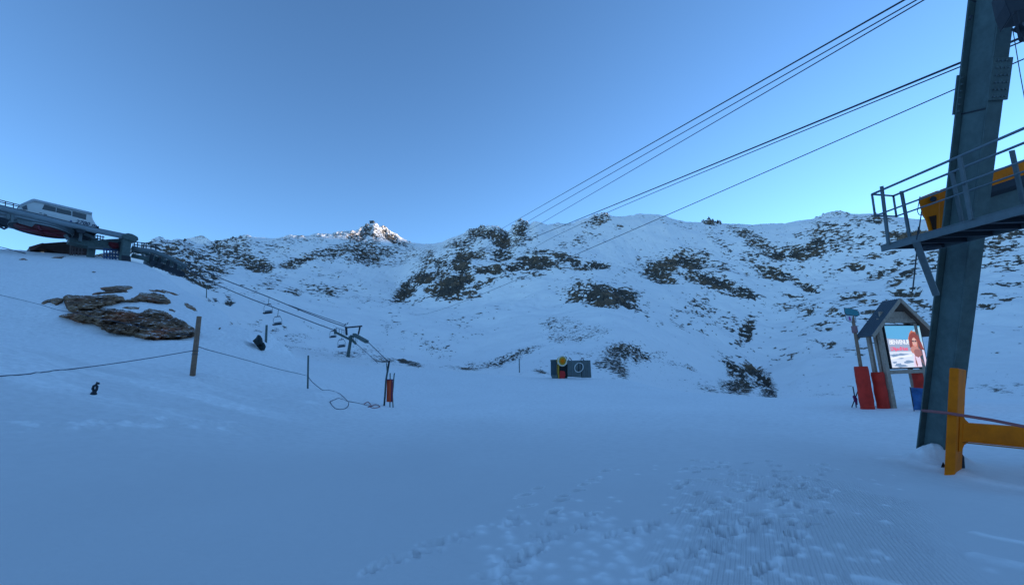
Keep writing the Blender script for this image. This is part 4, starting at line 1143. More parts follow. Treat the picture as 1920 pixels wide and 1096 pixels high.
# top deck and under body
sprism([(-60, 379), (0, 385), (110, 412), (185, 430), (185, 435), (110, 419), (0, 394), (-60, 388)], 1.0, 5.2, 'deck', M_DARK)
def stad(px0, px1, t0, t1, dz, th, name, mat, par=None):
    a = SP(px0, 392 + px0 * .235, 0); b = SP(px1, 392 + px1 * .235, 0)
    rr_ = (t1 - t0) / 2; c = (t0 + t1) / 2; Ls = (b - a).length - rr_
    pts = [a + SB * t1, a + SB * t0] + [a + SU * Ls + SB * c + (SU * math.sin(q_) - SB * math.cos(q_)) * rr_ for q_ in np.linspace(0, math.pi, 16)]
    # follow the slope of the beams
    sl = (SP(235, 443.5, .5).z - SP(0, 390, .5).z) / (SP(235, 443.5, .5) - SP(0, 390, .5)).length
    pts = [Vector((p.x, p.y, SP(0, 390, .5).z + (p - S0).dot(SU) * sl + dz)) for p in pts]
    m_ = MB(); m_.prism(pts, Z * th); return m_.build(name, mat, par or sta, bevel=.04)
stad(-50, 150, .6, 6.3, -.55, .5, 'underbody', M_BEAM)
sprism([(30, 405), (48, 410), (70, 416), (60, 425), (35, 418)], .9, .15, 'side_panel', M_GREEN2)
sprism([(143, 430), (160, 433), (160, 437), (146, 435)], .2, .3, 'dark_panel', M_DARK)
# bullwheel lying flat under the deck
sl_ = (SP(235, 443.5, .5).z - SP(0, 390, .5).z) / (SP(235, 443.5, .5) - SP(0, 390, .5)).length
wc = SP(88, 412.7, 0); wc = wc + SB * 3.5; wc.z = SP(0, 390, .5).z + (wc - S0).dot(SU) * sl_ - .75
def disc(c, r, th, mat, name, par, n=40):
    m_ = MB(); m_.tube([c, c + Z * th], r, n); return m_.build(name, mat, par)
WT = (SU * 1.0 - Z * .0)
def tdisc(c, r, r2, th, mat, name, par, n=44, tilt=None):
    u = (SU + Z * sl_).normalized(); v = SB; nn = u.cross(v).normalized()
    if nn.z < 0: nn = -nn
    vs = []
    for k in range(n):
        a = 2 * math.pi * k / n; d = u * math.cos(a) + v * math.sin(a)
        vs += [c + d * r, c + d * r2, c + d * r2 + nn * th, c + d * r + nn * th]
    fs = []
    for k in range(n):
        j = (k + 1) % n
        for q in range(4): fs.append((4 * k + q, 4 * k + (q + 1) % 4, 4 * j + (q + 1) % 4, 4 * j + q))
    m_ = MB(); m_.add(vs, fs); return m_.build(name, mat, par)
bw_ = tdisc(wc, 2.7, 2.3, .22, M_DARK, 'bullwheel', sta)
tdisc(wc + Z * .02, 2.28, .3, .1, M_BULL, 'wheel_disc', bw_)
tdisc(wc - Z * .02, 2.82, 2.74, .15, M_BEAM, 'wheel_rim', bw_)
for k in range(6):
    a = k * math.pi / 3 + .3; d = (SU + Z * sl_).normalized() * math.cos(a) + SB * math.sin(a)
    MB().bar(wc + d * .25 - Z * .02, wc + d * 2.25 - Z * .02, .16, .1).build('wheel_spoke', M_BULL if k % 2 else simple('pink_primer_%d' % k, (.30, .06, .10), .6), bw_)
# cabin on the deck
CT = 4.0
cabp = [(33, 395), (36, 384), (64, 373.5), (172, 399), (174, 411), (182, 424), (184, 430), (110, 412)]
cabo = sprism([(33, 396), (36, 385), (62, 375), (172, 400.5), (174, 411), (182, 424), (184, 429), (110, 411), (56, 399)], 1.2, CT, 'cabin', M_WHITE)
sprism([(60, 373), (64, 372.5), (173, 398), (173, 401.5), (64, 376.5), (38, 386), (35, 386), (35, 384)], 1.0, CT + .4, 'cabin_roof', simple('pale_roof_edge', (.42, .47, .50), .5), cabo)
for poly in ([(83.5, 384), (104.5, 389), (104, 397), (79.5, 392)], [(107, 390), (133.5, 396), (133, 403.5), (106, 398)], [(136.5, 396.5), (161.5, 402), (160.5, 411), (136, 405)]):
    w = sprism(poly, 1.17, .06, 'window', M_WIN, cabo)
    cx = sum(a for a, b in poly) / 4; cy = sum(b for a, b in poly) / 4
    sprism([(cx + (a - cx) * 1.05, cy + (b - cy) * 1.12) for a, b in poly], 1.185, .05, 'window_frame', M_TRIM, w)
sprism([(41, 388), (50, 384), (52, 393), (44, 393)], 1.16, .05, 'vent', M_TRIM, cabo)
tx = SP(142, 416.5, 1.15); tu = (SP(170, 422.6, 1.15) - SP(142, 416.5, 1.15))
text_obj('height_text', '2700 m', .62, SP(141, 417.2, 1.15), tu, SN.cross(tu.normalized()) if SN.cross(tu.normalized()).z > 0 else -SN.cross(tu.normalized()), simple('dark_lettering', (.03, .06, .12), .5), cabo, .01, .012, 1.05, .25)
sprism([(131.5, 412.5), (134.5, 413), (135, 415.8), (132, 415.2)], 1.15, .03, 'logo_mark', simple('blue_mark', (.04, .10, .30), .5), cabo)
sprism([(74, 398), (79, 399.2), (79, 400.4), (74, 399.2)], 1.15, .03, 'logo_mark', M_TRIM, cabo)
sprism([(82, 400.5), (88, 402), (88, 403.6), (82, 402)], 1.15, .03, 'logo_mark', M_TRIM, cabo)
# deck railing at the far left
m_ = MB()
for y0, y1 in ((375, 384), (378.5, 387)): m_.tube([SP(-60, y0 - 12, 1.2), SP(0, y0, 1.2), SP(36, y1, 1.2)], .05, 6)
for x in (-30, -10, 10, 25): m_.bar(SP(x, 376 + x * .25, 1.2), SP(x, 390 + x * .25, 1.2), .08, .08)
m_.build('deck_railing', M_DARK, sta)
m_ = MB()
for x, y in ((16, 404), (24, 404)): m_.bar(SP(x, y - 4, .6), SP(x - 2, y + 12, .6), .25, .25)
m_.bar(SP(-60, 406, 1.0), SP(20, 412, 1.0), .3, .3); m_.build('bracket', M_GREEN2, sta)
m_ = MB(); m_.tube([SP(-40, 408, .5), SP(0, 415, .5), SP(14, 419, .5)], .5, 8); m_.build('sheave_row', M_DARK, sta)
m_ = MB(); m_.tube([SP(x, y, .3) for x, y in ((-3, 419), (2, 426), (8, 429), (12, 427), (13, 422))], .12, 6); m_.build('cable_loop', M_DARK, sta, True)
m_ = MB(); m_.tube([SP(183, 424, 1), SP(184, 430, 1)], .12, 6); m_.build('small_mast', M_DARK, sta)
# main column, capitals, braces
hz = hit(238, 490).z
def scol(px0, px1, ytop, ybot, off, name):
    a0, a1 = SP(px0, ytop, off), SP(px1, ytop, off); zb_ = min(SP(px0, ybot, off).z, hz) - 1.0
    w = a1 - a0
    m_ = MB(); m_.prism([a0, a1, Vector((a1.x, a1.y, zb_)), Vector((a0.x, a0.y, zb_))], SB * 1.2); return m_.build(name, M_GREEN, sta, bevel=.05)
cl = scol(233, 249, 438, 492, .2, 'column')
sprism([(229, 442), (233, 438), (241, 436.5), (252, 440), (259, 444.5), (260, 450), (250, 452), (232, 446)], -.1, 1.8, 'column_head', M_GREEN, None, .05)
sprism([(229, 478), (245, 480), (246, 492), (228, 491)], -.1, 1.6, 'column_foot', M_DARK)
scol(170, 183, 446, 480, 3.2, 'column')
sprism([(130, 447), (165, 452), (205, 448), (228, 447), (232, 452), (214, 455), (200, 462), (170, 462), (150, 458), (130, 453)], 2.5, 1.6, 'cross_frame', M_GREEN)
sprism([(165, 459), (225, 464), (224, 469), (165, 464)], 2.6, .8, 'cross_frame', M_GREEN2)
sprism([(205, 452), (226, 456), (230, 463), (215, 465), (206, 459)], 2.0, .7, 'motor', M_BULL, None, .08)
sprism([(222, 452), (232, 454), (233, 478), (226, 474)], 1.8, .8, 'gearbox', M_DARK, None, .08)
for a, b in (((128, 449), (122, 440)), ((158, 438), (178, 446)), ((150, 452), (152, 432))): sbar(a, b, 2.0, .3, 'brace', M_GREEN2)
# service platform railings below the deck
m_ = MB()
for y in (441, 446): m_.tube([SP(176, y, 5), SP(196, y + 3.5, 5)], .06, 6)
for x in (178, 183, 188, 193): m_.bar(SP(x, 439 + (x - 176) * .17, 5), SP(x, 452, 5), .09, .09)
m_.build('service_railing', M_DARK, sta)
# low mesh gate under the station
gt = thing('mesh_gate', 'low blue barred gate standing under the lift station beside its front column', 'gate', SP(209, 484, 2.6))
m_ = MB()
for y in (467, 475, 481): m_.bar(SP(195, y, 2.6), SP(224, y + 2.5, 2.6), .16, .16)
for x in (195, 200, 206, 211, 217, 223): m_.bar(SP(x, 465 + (x - 195) * .08, 2.6), SP(x, 488, 2.6), .13, .13)
m_.build('bars', simple('blue_painted_bars', (.04, .10, .22), .5), gt)
# approach ramp with sheaves running away down the far side
rmp = thing('lift_ramp', 'long sloping steel sheave ramp and walkway trailing down right of the lift station', 'lift ramp', SP(290, 500, 2.0))
def RP(x, y, off=2.0): return SP(x, y, off)
def rtube(pts, off, r, name, mat, n=8):
    m_ = MB(); m_.tube([RP(x, y, off) for x, y in pts], r, n); return m_.build(name, mat, rmp, True)
rtube([(247, 464), (262, 468), (285, 471), (305, 478), (330, 489), (350, 499)], 1.0, [.3, .3, .3, .3, .27, .2], 'upper_beam', M_GREEN2, 10)
rtube([(247, 470), (270, 474), (295, 483), (320, 492), (345, 503)], 2.6, .2, 'upper_beam', M_GREEN, 8)
rtube([(247, 479), (270, 484), (285, 491), (305, 498), (330, 509)], 1.6, .28, 'lower_beam', M_GREEN, 8)
rtube([(283, 486), (305, 490), (325, 497), (340, 505)], 3.0, .22, 'lower_beam', M_GREEN2, 8)
for x, y0, y1 in ((285, 478, 491), (300, 482, 496), (316, 488, 503), (330, 494, 509)):
    MB().bar(RP(x, y0, 1.2), RP(x - 3, y1, 1.4), .3, .3).build('link', M_DARK, rmp)
for k in range(9):
    t = k / 8; x = 288 + 52 * t; y = 494 + 19 * t
    c = RP(x, y, 1.0); MB().tube([c - SB * .15, c + SB * .15], .42, 10).build('sheave', M_DARK, rmp)
m_ = MB()
for y in (453, 458): m_.tube([RP(248, y, 3), RP(275, y + 3, 3), RP(300, y + 8, 3)], .07, 6)
for x in (252, 258, 266, 274, 283, 292): m_.bar(RP(x, 452 + (x - 248) * .12, 3), RP(x, 470, 3), .1, .1)
m_.tube([RP(268, 470, 3), RP(270, 457, 3), RP(275, 455, 3), RP(280, 459, 3)], .07, 6)
m_.build('walkway_railing', M_DARK, rmp)
m_ = MB(); m_.prism([RP(x, y, 2.2) for x, y in ((276, 478), (290, 479), (288, 500), (284, 502), (272, 494))], SB * 1.0); m_.build('support', simple('concrete_grey', (.22, .25, .26), .8), rmp)
# ---- brown roofed hut below the station
hut = thing('hut', 'low hut with a dark brown sloping roof crouched under the lift station', 'hut', SP(100, 478, 8))
def hprism(poly, off, th, name, mat, par=None): m_ = MB(); m_.prism([SP(x, y, off) for x, y in poly], SB * th); return m_.build(name, mat, par or hut, bevel=.02)
rf = hprism([(55, 463), (80, 456), (120, 453), (150, 455), (172, 472), (165, 477), (120, 476), (85, 466), (57, 470)], 8, 7, 'roof', M_BROWN)
hprism([(54, 462.5), (80, 455), (84, 456), (60, 469), (56, 469)], 7.8, .3, 'fascia', simple('reddish_fascia', (.17, .09, .08), .6), rf)
hprism([(68, 466), (88, 466), (168, 474), (168, 486), (70, 480)], 9.5, 4.5, 'wall', M_BLACK)
for x in (76.5, 80): hprism([(x, 472), (x + 2, 472), (x + 1.5, 475.5), (x - .5, 475.5)], 9.4, .08, 'window', emis('lit_hut_window', (.75, .85, .9), .5))
m_ = MB()
for x in (133, 137, 142, 148, 154): m_.tube([SP(x, 455 + abs(x - 140) * .3, 6), SP(x - 1.5, 478, 6)], .09, 6)
for y in (463, 471): m_.tube([SP(131, y, 6), SP(158, y + 2, 6)], .07, 6)
o = tag(m_.build('scaffold', simple('rusty_scaffold_tube', (.20, .15, .14), .6)), 'thin scaffold tubes standing in front of the brown roofed hut', 'scaffold'); recentre(o)

# ================================================================== brown rock outcrop on the left slope
def rock_mat():
    mt, nt, b = newmat('brown_layered_rock')
    g = nd(nt, 'ShaderNodeNewGeometry')
    geo = g.outputs['Position']
    mp = nd(nt, 'ShaderNodeMapping'); mp.inputs['Scale'].default_value = (.6, .6, 1.5); mp.inputs['Rotation'].default_value = (0, math.radians(8), 0); lk(nt, geo, mp.inputs[0])
    n1 = noise_n(nt, mp.outputs[0], .8, 6, .65); n2 = noise_n(nt, mp.outputs[0], 3.2, 6, .7); n3 = noise_n(nt, geo, .45, 3)
    c = ramp(nt, n1, [(.36, (.13, .07, .04)), (.48, (.27, .15, .085)), (.58, (.44, .26, .15)), (.68, (.33, .26, .17))])
    c = mixc(nt, math_n(nt, 'ADD', math_n(nt, 'MULTIPLY', n3, 5), -2.6, True), c, (.48, .14, .06))
    c = mixc(nt, math_n(nt, 'ADD', math_n(nt, 'MULTIPLY', n2, 3.2), -.9, True), (.06, .035, .022), c)
    sp = nd(nt, 'ShaderNodeSeparateXYZ'); lk(nt, g.outputs['Normal'], sp.inputs[0])
    sn_ = math_n(nt, 'ADD', sp.outputs['Z'], math_n(nt, 'MULTIPLY', n2, .6))
    sm_ = nd(nt, 'ShaderNodeMapRange'); sm_.inputs['From Min'].default_value = 1.28; sm_.inputs['From Max'].default_value = 1.33; lk(nt, sn_, sm_.inputs['Value'])
    c = mixc(nt, sm_.outputs[0], c, (.90, .92, .94))
    lk(nt, c, b.inputs['Base Color']); b.inputs['Roughness'].default_value = .85; b.inputs['Specular IOR Level'].default_value = .15
    bp = nd(nt, 'ShaderNodeBump'); bp.inputs['Distance'].default_value = .25; bp.inputs['Strength'].default_value = 1
    lk(nt, n2, bp.inputs['Height']); lk(nt, bp.outputs[0], b.inputs['Normal'])
    return mt
M_ROCK = rock_mat()
def inside_dist(X, Y, poly):
    """signed distance in photo px, positive inside"""
    P = np.array(poly, float); n = len(P)
    best = np.full(X.shape, 1e9); ins = np.zeros(X.shape, bool)
    for i in range(n):
        x0, y0 = P[i]; x1, y1 = P[(i + 1) % n]
        vx, vy = x1 - x0, y1 - y0
        t = np.clip(((X - x0) * vx + (Y - y0) * vy) / (vx * vx + vy * vy), 0, 1)
        best = np.minimum(best, np.hypot(X - x0 - t * vx, Y - y0 - t * vy))
        c = ((y0 > Y) != (y1 > Y)) & (X < vx * (Y - y0) / (vy if vy else 1e-9) + x0)
        ins ^= c
    return np.where(ins, best, -best)
def hit_grid(X, Y):
    out = np.zeros(X.shape + (3,))
    for i in range(X.shape[0]):
        for j in range(X.shape[1]):
            out[i, j] = hit(X[i, j], Y[i, j], 8, 130)
    return out
def outcrop(poly, label, depth=1.0, step=2.2, rough=.5, edge=7.0, seed=0, over=0.0):
    P = np.array(poly, float); x0, y0 = P.min(0) - 6; x1, y1 = P.max(0) + 6
    nx = int((x1 - x0) / step) + 2; ny = int((y1 - y0) / (step * .55)) + 2
    gx_, gy_ = np.meshgrid(np.linspace(x0, x1, nx), np.linspace(y0, y1, ny))
    cx = x0 + (x1 - x0) * np.linspace(0, 1, 14); cy = y0 + (y1 - y0) * np.linspace(0, 1, 10)
    CX, CY = np.meshgrid(cx, cy); C = hit_grid(CX, CY)
    # bilinear from the coarse hits
    fx = (gx_ - x0) / (x1 - x0) * 13; fy = (gy_ - y0) / (y1 - y0) * 9
    ix = np.clip(fx.astype(int), 0, 12); iy = np.clip(fy.astype(int), 0, 8); fx -= ix; fy -= iy
    G = (C[iy, ix] * ((1 - fx) * (1 - fy))[..., None] + C[iy, ix + 1] * (fx * (1 - fy))[..., None] + C[iy + 1, ix] * ((1 - fx) * fy)[..., None] + C[iy + 1, ix + 1] * (fx * fy)[..., None])
    wx_ = gx_ + 3.0 * fbm(gx_ / 9, gy_ / 6, seed + .5, 3); wy_ = gy_ + 2.0 * fbm(gx_ / 9, gy_ / 6, seed + 7.5, 3)
    sd = inside_dist(wx_, wy_, poly)
    n1 = fbm(gx_ / 30, gy_ / 14, seed + 2.2, 5); n2 = np.abs(fbm(gx_ / 14 + gy_ / 20, gy_ / 8, seed + 5.1, 4))
    strat = np.abs(((gy_ - gx_ * .12) / 7.5 + 1.5 * n1) % 1.0 - .5) * 2
    h = depth * (np.clip(sd / edge, -1.2, 1) + (sd > 0) * (rough * n1 - .7 * rough * n2 + .07 * strat * rough)) + over * np.clip(sd / edge, 0, 1)
    V = G - CAM; dist = np.linalg.norm(V, axis=-1, keepdims=True); D = V / dist
    Q = G - D * h[..., None] + np.array([0, 0, .25]) * np.clip(h, -1, 2)[..., None] * .0
    keep = sd > -edge * .9
    me = bpy.data.meshes.new('rock_outcrop')
    idm = -np.ones(keep.shape, int); idm[keep] = np.arange(keep.sum())
    fs = []
    for i in range(ny - 1):
        for j in range(nx - 1):
            q = (idm[i, j], idm[i, j + 1], idm[i + 1, j + 1], idm[i + 1, j])
            if min(q) >= 0: fs.append(tuple(int(k) for k in q))
    me.from_pydata([tuple(v) for v in Q[keep]], [], fs); me.update()
    me.polygons.foreach_set('use_smooth', [False] * len(me.polygons))
    me.materials.append(M_ROCK)
    o = bpy.data.objects.new('rock_outcrop', me); COL.objects.link(o)
    tag(o, label, 'rock'); recentre(o)
    bm_ = bmesh.new(); bm_.from_mesh(me); bmesh.ops.recalc_face_normals(bm_, faces=bm_.faces); bm_.to_mesh(me); bm_.free()
    return o
outcrop([(107, 593), (135, 585), (140, 578), (165, 579), (200, 577), (235, 580), (262, 584), (280, 579), (300, 580), (320, 588), (345, 602), (362, 614), (378, 622), (370, 628), (350, 634), (320, 637), (290, 637), (265, 634), (230, 627), (200, 622), (185, 614), (172, 608), (155, 607), (135, 602), (128, 598)],
        'largest rock outcrop on the left slope, a dark brown face shaped like a half-buried lens', 1.5, 1.7, .95, 6, 1)
outcrop([(118, 557), (126, 552), (150, 554), (185, 554), (215, 552), (230, 556), (236, 562), (258, 560), (262, 565), (225, 568), (205, 572), (185, 578), (172, 582), (150, 584), (140, 590), (128, 584), (122, 574), (120, 566)],
        'brown layered rock shelf above the left end of the big lens-shaped outcrop', 1.2, 1.7, .9, 5, 2)
outcrop([(230, 563), (255, 556), (262, 549), (290, 548), (306, 552), (318, 561), (322, 567), (312, 571), (290, 567), (262, 566), (240, 567)],
        'reddish brown rock at the right end of the shelf, above a strip of snow', 1.0, 1.6, .9, 4, 3)
outcrop([(75, 568), (84, 563), (98, 560), (108, 558), (120, 560), (118, 567), (104, 573), (94, 566), (82, 571)], 'small reddish rock at the left tip of the brown shelf', .5, 1.6, .4, 3, 4)
outcrop([(186, 540), (205, 537), (225, 535), (247, 536), (250, 539), (238, 544), (240, 548), (215, 549), (195, 552), (172, 553), (176, 549), (198, 546)], 'flat green-grey rock highest up on the left slope under the station', .5, 1.7, .3, 3.5, 5)
outcrop([(345, 568), (352, 568), (360, 572), (368, 578), (372, 583), (362, 582), (352, 577), (347, 573)], 'small dark red rock alone in the snow above the wooden post', .4, 1.4, .3, 2.5, 6)
outcrop([(278, 543), (300, 543), (320, 547), (336, 552), (325, 553), (305, 548), (282, 546)], 'long thin dark rock ledge in the snow right of the station', .3, 1.5, .3, 2, 7)
outcrop([(318, 578), (329, 582), (328, 585), (317, 582)], 'tiny dark stone on the snow strip right of the big outcrop', .25, 1.2, .2, 2, 8)
outcrop([(226, 577), (240, 574.5), (262, 575), (260, 579), (245, 580)], 'tiny dark stone on the snow strip above the big outcrop', .25, 1.2, .2, 2, 9)
for k, (x, y, w, h) in enumerate(((43, 486, 20, 3), (176, 509, 9, 2.4), (110, 482, 30, 3), (434, 606, 8, 5), (412, 615, 4, 3))):
    outcrop([(x - w / 2, y + h * .2), (x - w * .2, y - h / 2), (x + w * .3, y - h * .4), (x + w / 2, y + h * .1), (x + w * .2, y + h / 2), (x - w * .3, y + h / 2)],
            ['flat dark stone at the far left of the station hilltop', 'small dark stone in the snow below the station', 'thin bare strip of stones in front of the hut', 'small black stone in the snow left of the twin chairs', 'tiny faint stone right of the wooden post'][k], .3, 1.2, .2, 2, 10 + k)

# ================================================================== wooden post, ropes, poles, marker
wp = hit(361, 704)
wtop = ptd(373.5, 593, float((np.array(wp) - CAM) @ FWD) - .1)
po = thing('wooden_post', 'thick weathered wooden post stuck in the snow, holding the rope fence', 'post', wp)
wd = (wtop - wp)
m_ = MB(); m_.tube([wp - wd * .12, wp + wd * .3, wp + wd * .7, wtop], [.095, .09, .085, .078], 12); m_.build('post', M_POST, po, True)
m_ = MB()
for k_ in (.36, .42): m_.tube(arc(wp + wd * k_, .10, (1, 0, 0), (0, 1, 0), 14), .012, 6)
m_.build('rope_tie', M_ROPE, po)
wdp = float((np.array(wp) - CAM) @ FWD)
def rope(pts, r, label, mat=M_ROPE, name='rope', grp=None):
    P = [ptd(x, y, min(d, float((np.array(hit(x, y)) - CAM) @ FWD) - .03)) for x, y, d in pts]
    # smooth through the points
    Q = []
    for i in range(len(P) - 1):
        p0, p1, p2, p3 = P[max(i - 1, 0)], P[i], P[i + 1], P[min(i + 2, len(P) - 1)]
        for k in range(8):
            t = k / 8; Q.append(.5 * ((2 * p1) + (p2 - p0) * t + (2 * p0 - 5 * p1 + 4 * p2 - p3) * t * t + (3 * p1 - p0 - 3 * p2 + p3) * t ** 3))
    Q.append(P[-1])
    Q = [Vector((q_.x, q_.y, max(q_.z, terrain_z(q_.x, q_.y) + r * .6))) for q_ in Q]
    m_ = MB(); m_.tube(Q, r, 6); o = tag(m_.build(name, mat, None, True), label, 'rope', grp); recentre(o); return o
rope([(-60, 707, 12), (0, 704.5, 12.5), (50, 701, 13), (120, 693, 13.7), (200, 683, 14.6), (280, 671, 15.5), (330, 662.5, wdp), (362, 657, wdp)], .014, 'grey rope stretched from the left frame edge to the wooden post')
m_ = MB(); m_.tube([ptd(x, y, 13) for x, y in ((41, 699), (44, 698), (48, 700), (52, 700), (55, 703), (54, 707))], .016, 6); o = tag(m_.build('rope_knot', M_ROPE, None, True), 'knot with a free end on the left rope', 'knot'); recentre(o)
def gd(x, y, up=.02):
    p = hit(x, y); p = p + Z * up; return float((np.array(p) - CAM) @ FWD)
rope([(368, 648, wdp)] + [(x, y, wdp + (gd(575, 704) - wdp) * (x - 368) / 207) for x, y in ((392, 656), (430, 666), (470, 677), (520, 691), (560, 700), (575, 704))], .013, 'thin rope sagging from the wooden post to the lone thin pole')
rope([(578, 706, gd(577, 728)), (585, 715, gd(585, 731) - .4), (598, 726, gd(598, 731) - .1), (607, 731, gd(607, 731)), (625, 733, gd(625, 733)), (640, 740, gd(640, 740)), (652, 752, gd(652, 752)), (653, 760, gd(653, 760)), (645, 766, gd(645, 766)), (630, 766, gd(630, 766)), (621, 757, gd(621, 757)), (622, 751, gd(622, 751)), (650, 751.5, gd(650, 751.5)), (670, 755, gd(670, 755)), (685, 759, gd(685, 759)), (700, 762, gd(700, 762))], .014, 'slack rope looping on the snow between the thin pole and the orange marker')
rope([(683, 757, gd(683, 759)), (690, 753, gd(690, 756)), (696, 760, gd(696, 761)), (690, 763, gd(690, 763)), (704, 758, gd(704, 760)), (712, 762, gd(712, 762)), (700, 765, gd(700, 765)), (692, 760, gd(692, 761))], .02, 'tangle of red rope lying beside the foot of the orange marker', M_ROPER)
rope([(-40, 548, 34), (0, 553, 33), (40, 562, 31), (80, 572, 29), (110, 581, 27.5), (150, 588, 26.5), (220, 603, 25), (290, 617, 24), (355, 628, 23.5)], .014, 'thin rope crossing the upper left slope in front of the brown outcrop')
rope([(-40, 456, 53), (0, 463, 53), (25, 469, 53), (48, 475, 54)], .05, 'cable lying along the hilltop at the far left of the station')
def pole(px, ytop, ybot, w, label, mat=M_DARK, pxt=None, name='pole', fixed=None):
    p = fixed or hit(px, ybot); d = float((np.array(p) - CAM) @ FWD); q = ptd(pxt if pxt else px + 1, ytop, d)
    r = w / 2 / F0 * d; m_ = MB(); m_.tube([p - (q - p) * .1, p, q], r, 8); o = tag(m_.build(name, mat, None, True), label, 'pole'); recentre(o); return o
pole(577, 666, 728, 3.2, 'thin dark pole alone on the snow left of the orange marker', M_GREEN, 578)
pole(498.5, 609, 641, 4.0, 'short dark pole standing just right of the covered machine', M_GREEN, 500)
pole(387, 535, 558, 1.6, 'thin pole on the brow of the hill near where the chairlift cables start', M_GREEN, 387.5)
pole(974, 671, 698, 1.8, 'thin pole standing left of the walled snow machine enclosure', M_GREEN, 973.5)
# orange marker: banner on poles with leaning bamboo
mk = hit(729, 762); md = float((np.array(mk) - CAM) @ FWD)
mar = thing('slope_marker', 'orange-red banner on poles stuck in the snow left of centre', 'marker', mk)
def mtube(pts, w, name, mat, dd=0):
    P = [ptd(x, y, md + dd) for x, y in pts]; m_ = MB(); m_.tube(P, w / 2 / F0 * md, 8); return m_.build(name, mat, mar, True)
mtube([(737, 765), (736, 740), (739, 702), (740, 699)], 2.2, 'pole', M_GREEN, .1)
mtube([(731, 765), (731.5, 740), (731.5, 699)], 2.2, 'pole', M_GREEN, -.05)
mtube([(720, 763), (721, 752), (724, 711), (730, 676)], 3.6, 'leaning_pole', M_DARK)
mtube([(719, 764), (722, 735), (726, 700), (725, 680)], 2.0, 'leaning_pole', M_GREEN, -.1)
m_ = MB()
n_ = 10; pts = []
for j in range(n_ + 1):
    for i in range(7):
        u = i / 6; v = j / n_; pts.append(ptd(725.5 + 11 * u - 1.0 * v, 711.5 + 41.5 * v, md - .1 + .08 * math.sin(u * 7)))
k_ = len(pts); m_.v = pts + [p + Vector((0, .03, 0)) for p in pts]
for j in range(n_):
    for i in range(6):
        a = j * 7 + i; m_.f.append((a, a + 1, a + 8, a + 7)); m_.f.append((k_ + a + 7, k_ + a + 8, k_ + a + 1, k_ + a))
bnr = m_.build('banner', M_MARK, mar, True)
m_ = MB(); m_.bar(ptd(724.5, 711.3, md - .14), ptd(737.5, 711.3, md - .14), .05, .05); m_.build('banner_hem', simple('dark_purple_hem', (.08, .02, .08), .6), bnr)
m_ = MB(); m_.bar(ptd(735.3, 712, md - .16), ptd(734.3, 753, md - .16), .05, .03); m_.build('banner_hem', simple('dark_purple_hem_side', (.08, .02, .08), .6), bnr)
# bent pipe at its foot
# small dark anchor at far left
an = hit(176, 739); ad = float((np.array(an) - CAM) @ FWD)
m_ = MB(); m_.tube([ptd(x, y, ad) for x, y in ((175, 741), (174, 736), (176, 733), (174, 728), (176, 723), (180, 721), (182, 724), (181, 730), (178, 734), (177, 737))], .03, 8)
m_.tube([ptd(x, y, ad) for x, y in ((180, 722), (182, 716.5), (185, 717.5), (185, 720))], .022, 8)
m_.ball(ptd(175.5, 738, ad), .07, 8)
o = tag(m_.build('snow_anchor', M_DARK, None, True), 'small dark looped metal anchor poking out of the left snow slope', 'anchor'); recentre(o)

# ================================================================== covered machine on the snow bank
cm = hit(490, 656); cd0 = float((np.array(cm) - CAM) @ FWD)
cov = thing('covered_snow_gun', 'dark tarpaulin-covered snow gun on a thin stand on the snow bank', 'snow gun', cm)
prof = [(483.5, 627), (480, 633), (473, 638.5), (477, 643), (481, 648), (485, 648.5), (487, 646), (491, 646), (493, 641), (491.5, 634), (488, 628)]
ctr = ptd(484.5, 638, cd0)
m_ = MB(); nl_ = 6; vs = []; nP = len(prof)
for k in range(-nl_, nl_ + 1):
    t = k / nl_; s_ = math.sqrt(max(.03, 1 - t * t * .95))
    for i, (x, y) in enumerate(prof):
        p = ptd(484.5 + (x - 484.5) * s_ * (1 + .06 * math.sin(i * 2.3 + k)), 638 + (y - 638) * s_, cd0 + t * .55); vs.append(p)
fs = []
for k in range(2 * nl_):
    for i in range(nP):
        fs.append((k * nP + i, k * nP + (i + 1) % nP, (k + 1) * nP + (i + 1) % nP, (k + 1) * nP + i))
fs += [tuple(range(nP)), tuple(range(2 * nl_ * nP, (2 * nl_ + 1) * nP))[::-1]]
m_.add(vs, fs); m_.build('tarpaulin', M_TARP, cov)
m_ = MB(); m_.tube([ptd(485, 646, cd0), ptd(489.5, 652, cd0), ptd(489.5, 659, cd0)], [.16, .13, .06], 8); m_.build('stand', M_TARP, cov)
m_ = MB(); m_.tube([ptd(492, 642, cd0), ptd(494, 650, cd0), ptd(493, 656, cd0)], [.10, .16, .10], 8); m_.build('hanging_cloth', M_TARP, cov)

# ================================================================== walled snow machine enclosure (centre right)
eb = hit(1072, 709); ed = float((np.array(eb) - CAM) @ FWD)
enc = thing('padded_enclosure', 'grey-green box of padded walls on the snow brow right of centre', 'enclosure', eb)
def eslab(poly, name, mat, d0=0.0, th=.2, par=None, bev=.02, par_th=None):
    m_ = MB(); m_.prism([ptd(x, y, ed + d0) for x, y in poly], Vector((.05, 1, 0)).normalized() * th); return m_.build(name, mat, par or enc, bevel=bev)
eslab([(1064, 675), (1072, 675.5), (1089, 675), (1090, 707), (1087, 707), (1074, 706), (1064, 706)], 'wall_panel', M_CRATE, 0, 1.0)
eslab([(1090, 675), (1107, 675), (1109, 707.5), (1091, 707.5)], 'wall_panel', M_CRATE, .05, 1.0)
eslab([(1033, 675.5), (1045, 674.5), (1046, 711), (1036, 710), (1033, 702)], 'wall_panel', M_CRATED, 0, 1.2)
eslab([(1034, 702.5), (1046, 703), (1046, 711), (1036, 710)], 'kick_board', M_CRATE, -.04, .04)
eslab([(1044, 682), (1064, 682), (1064, 709), (1046, 711)], 'back_wall', M_CRATED, .6, .3)
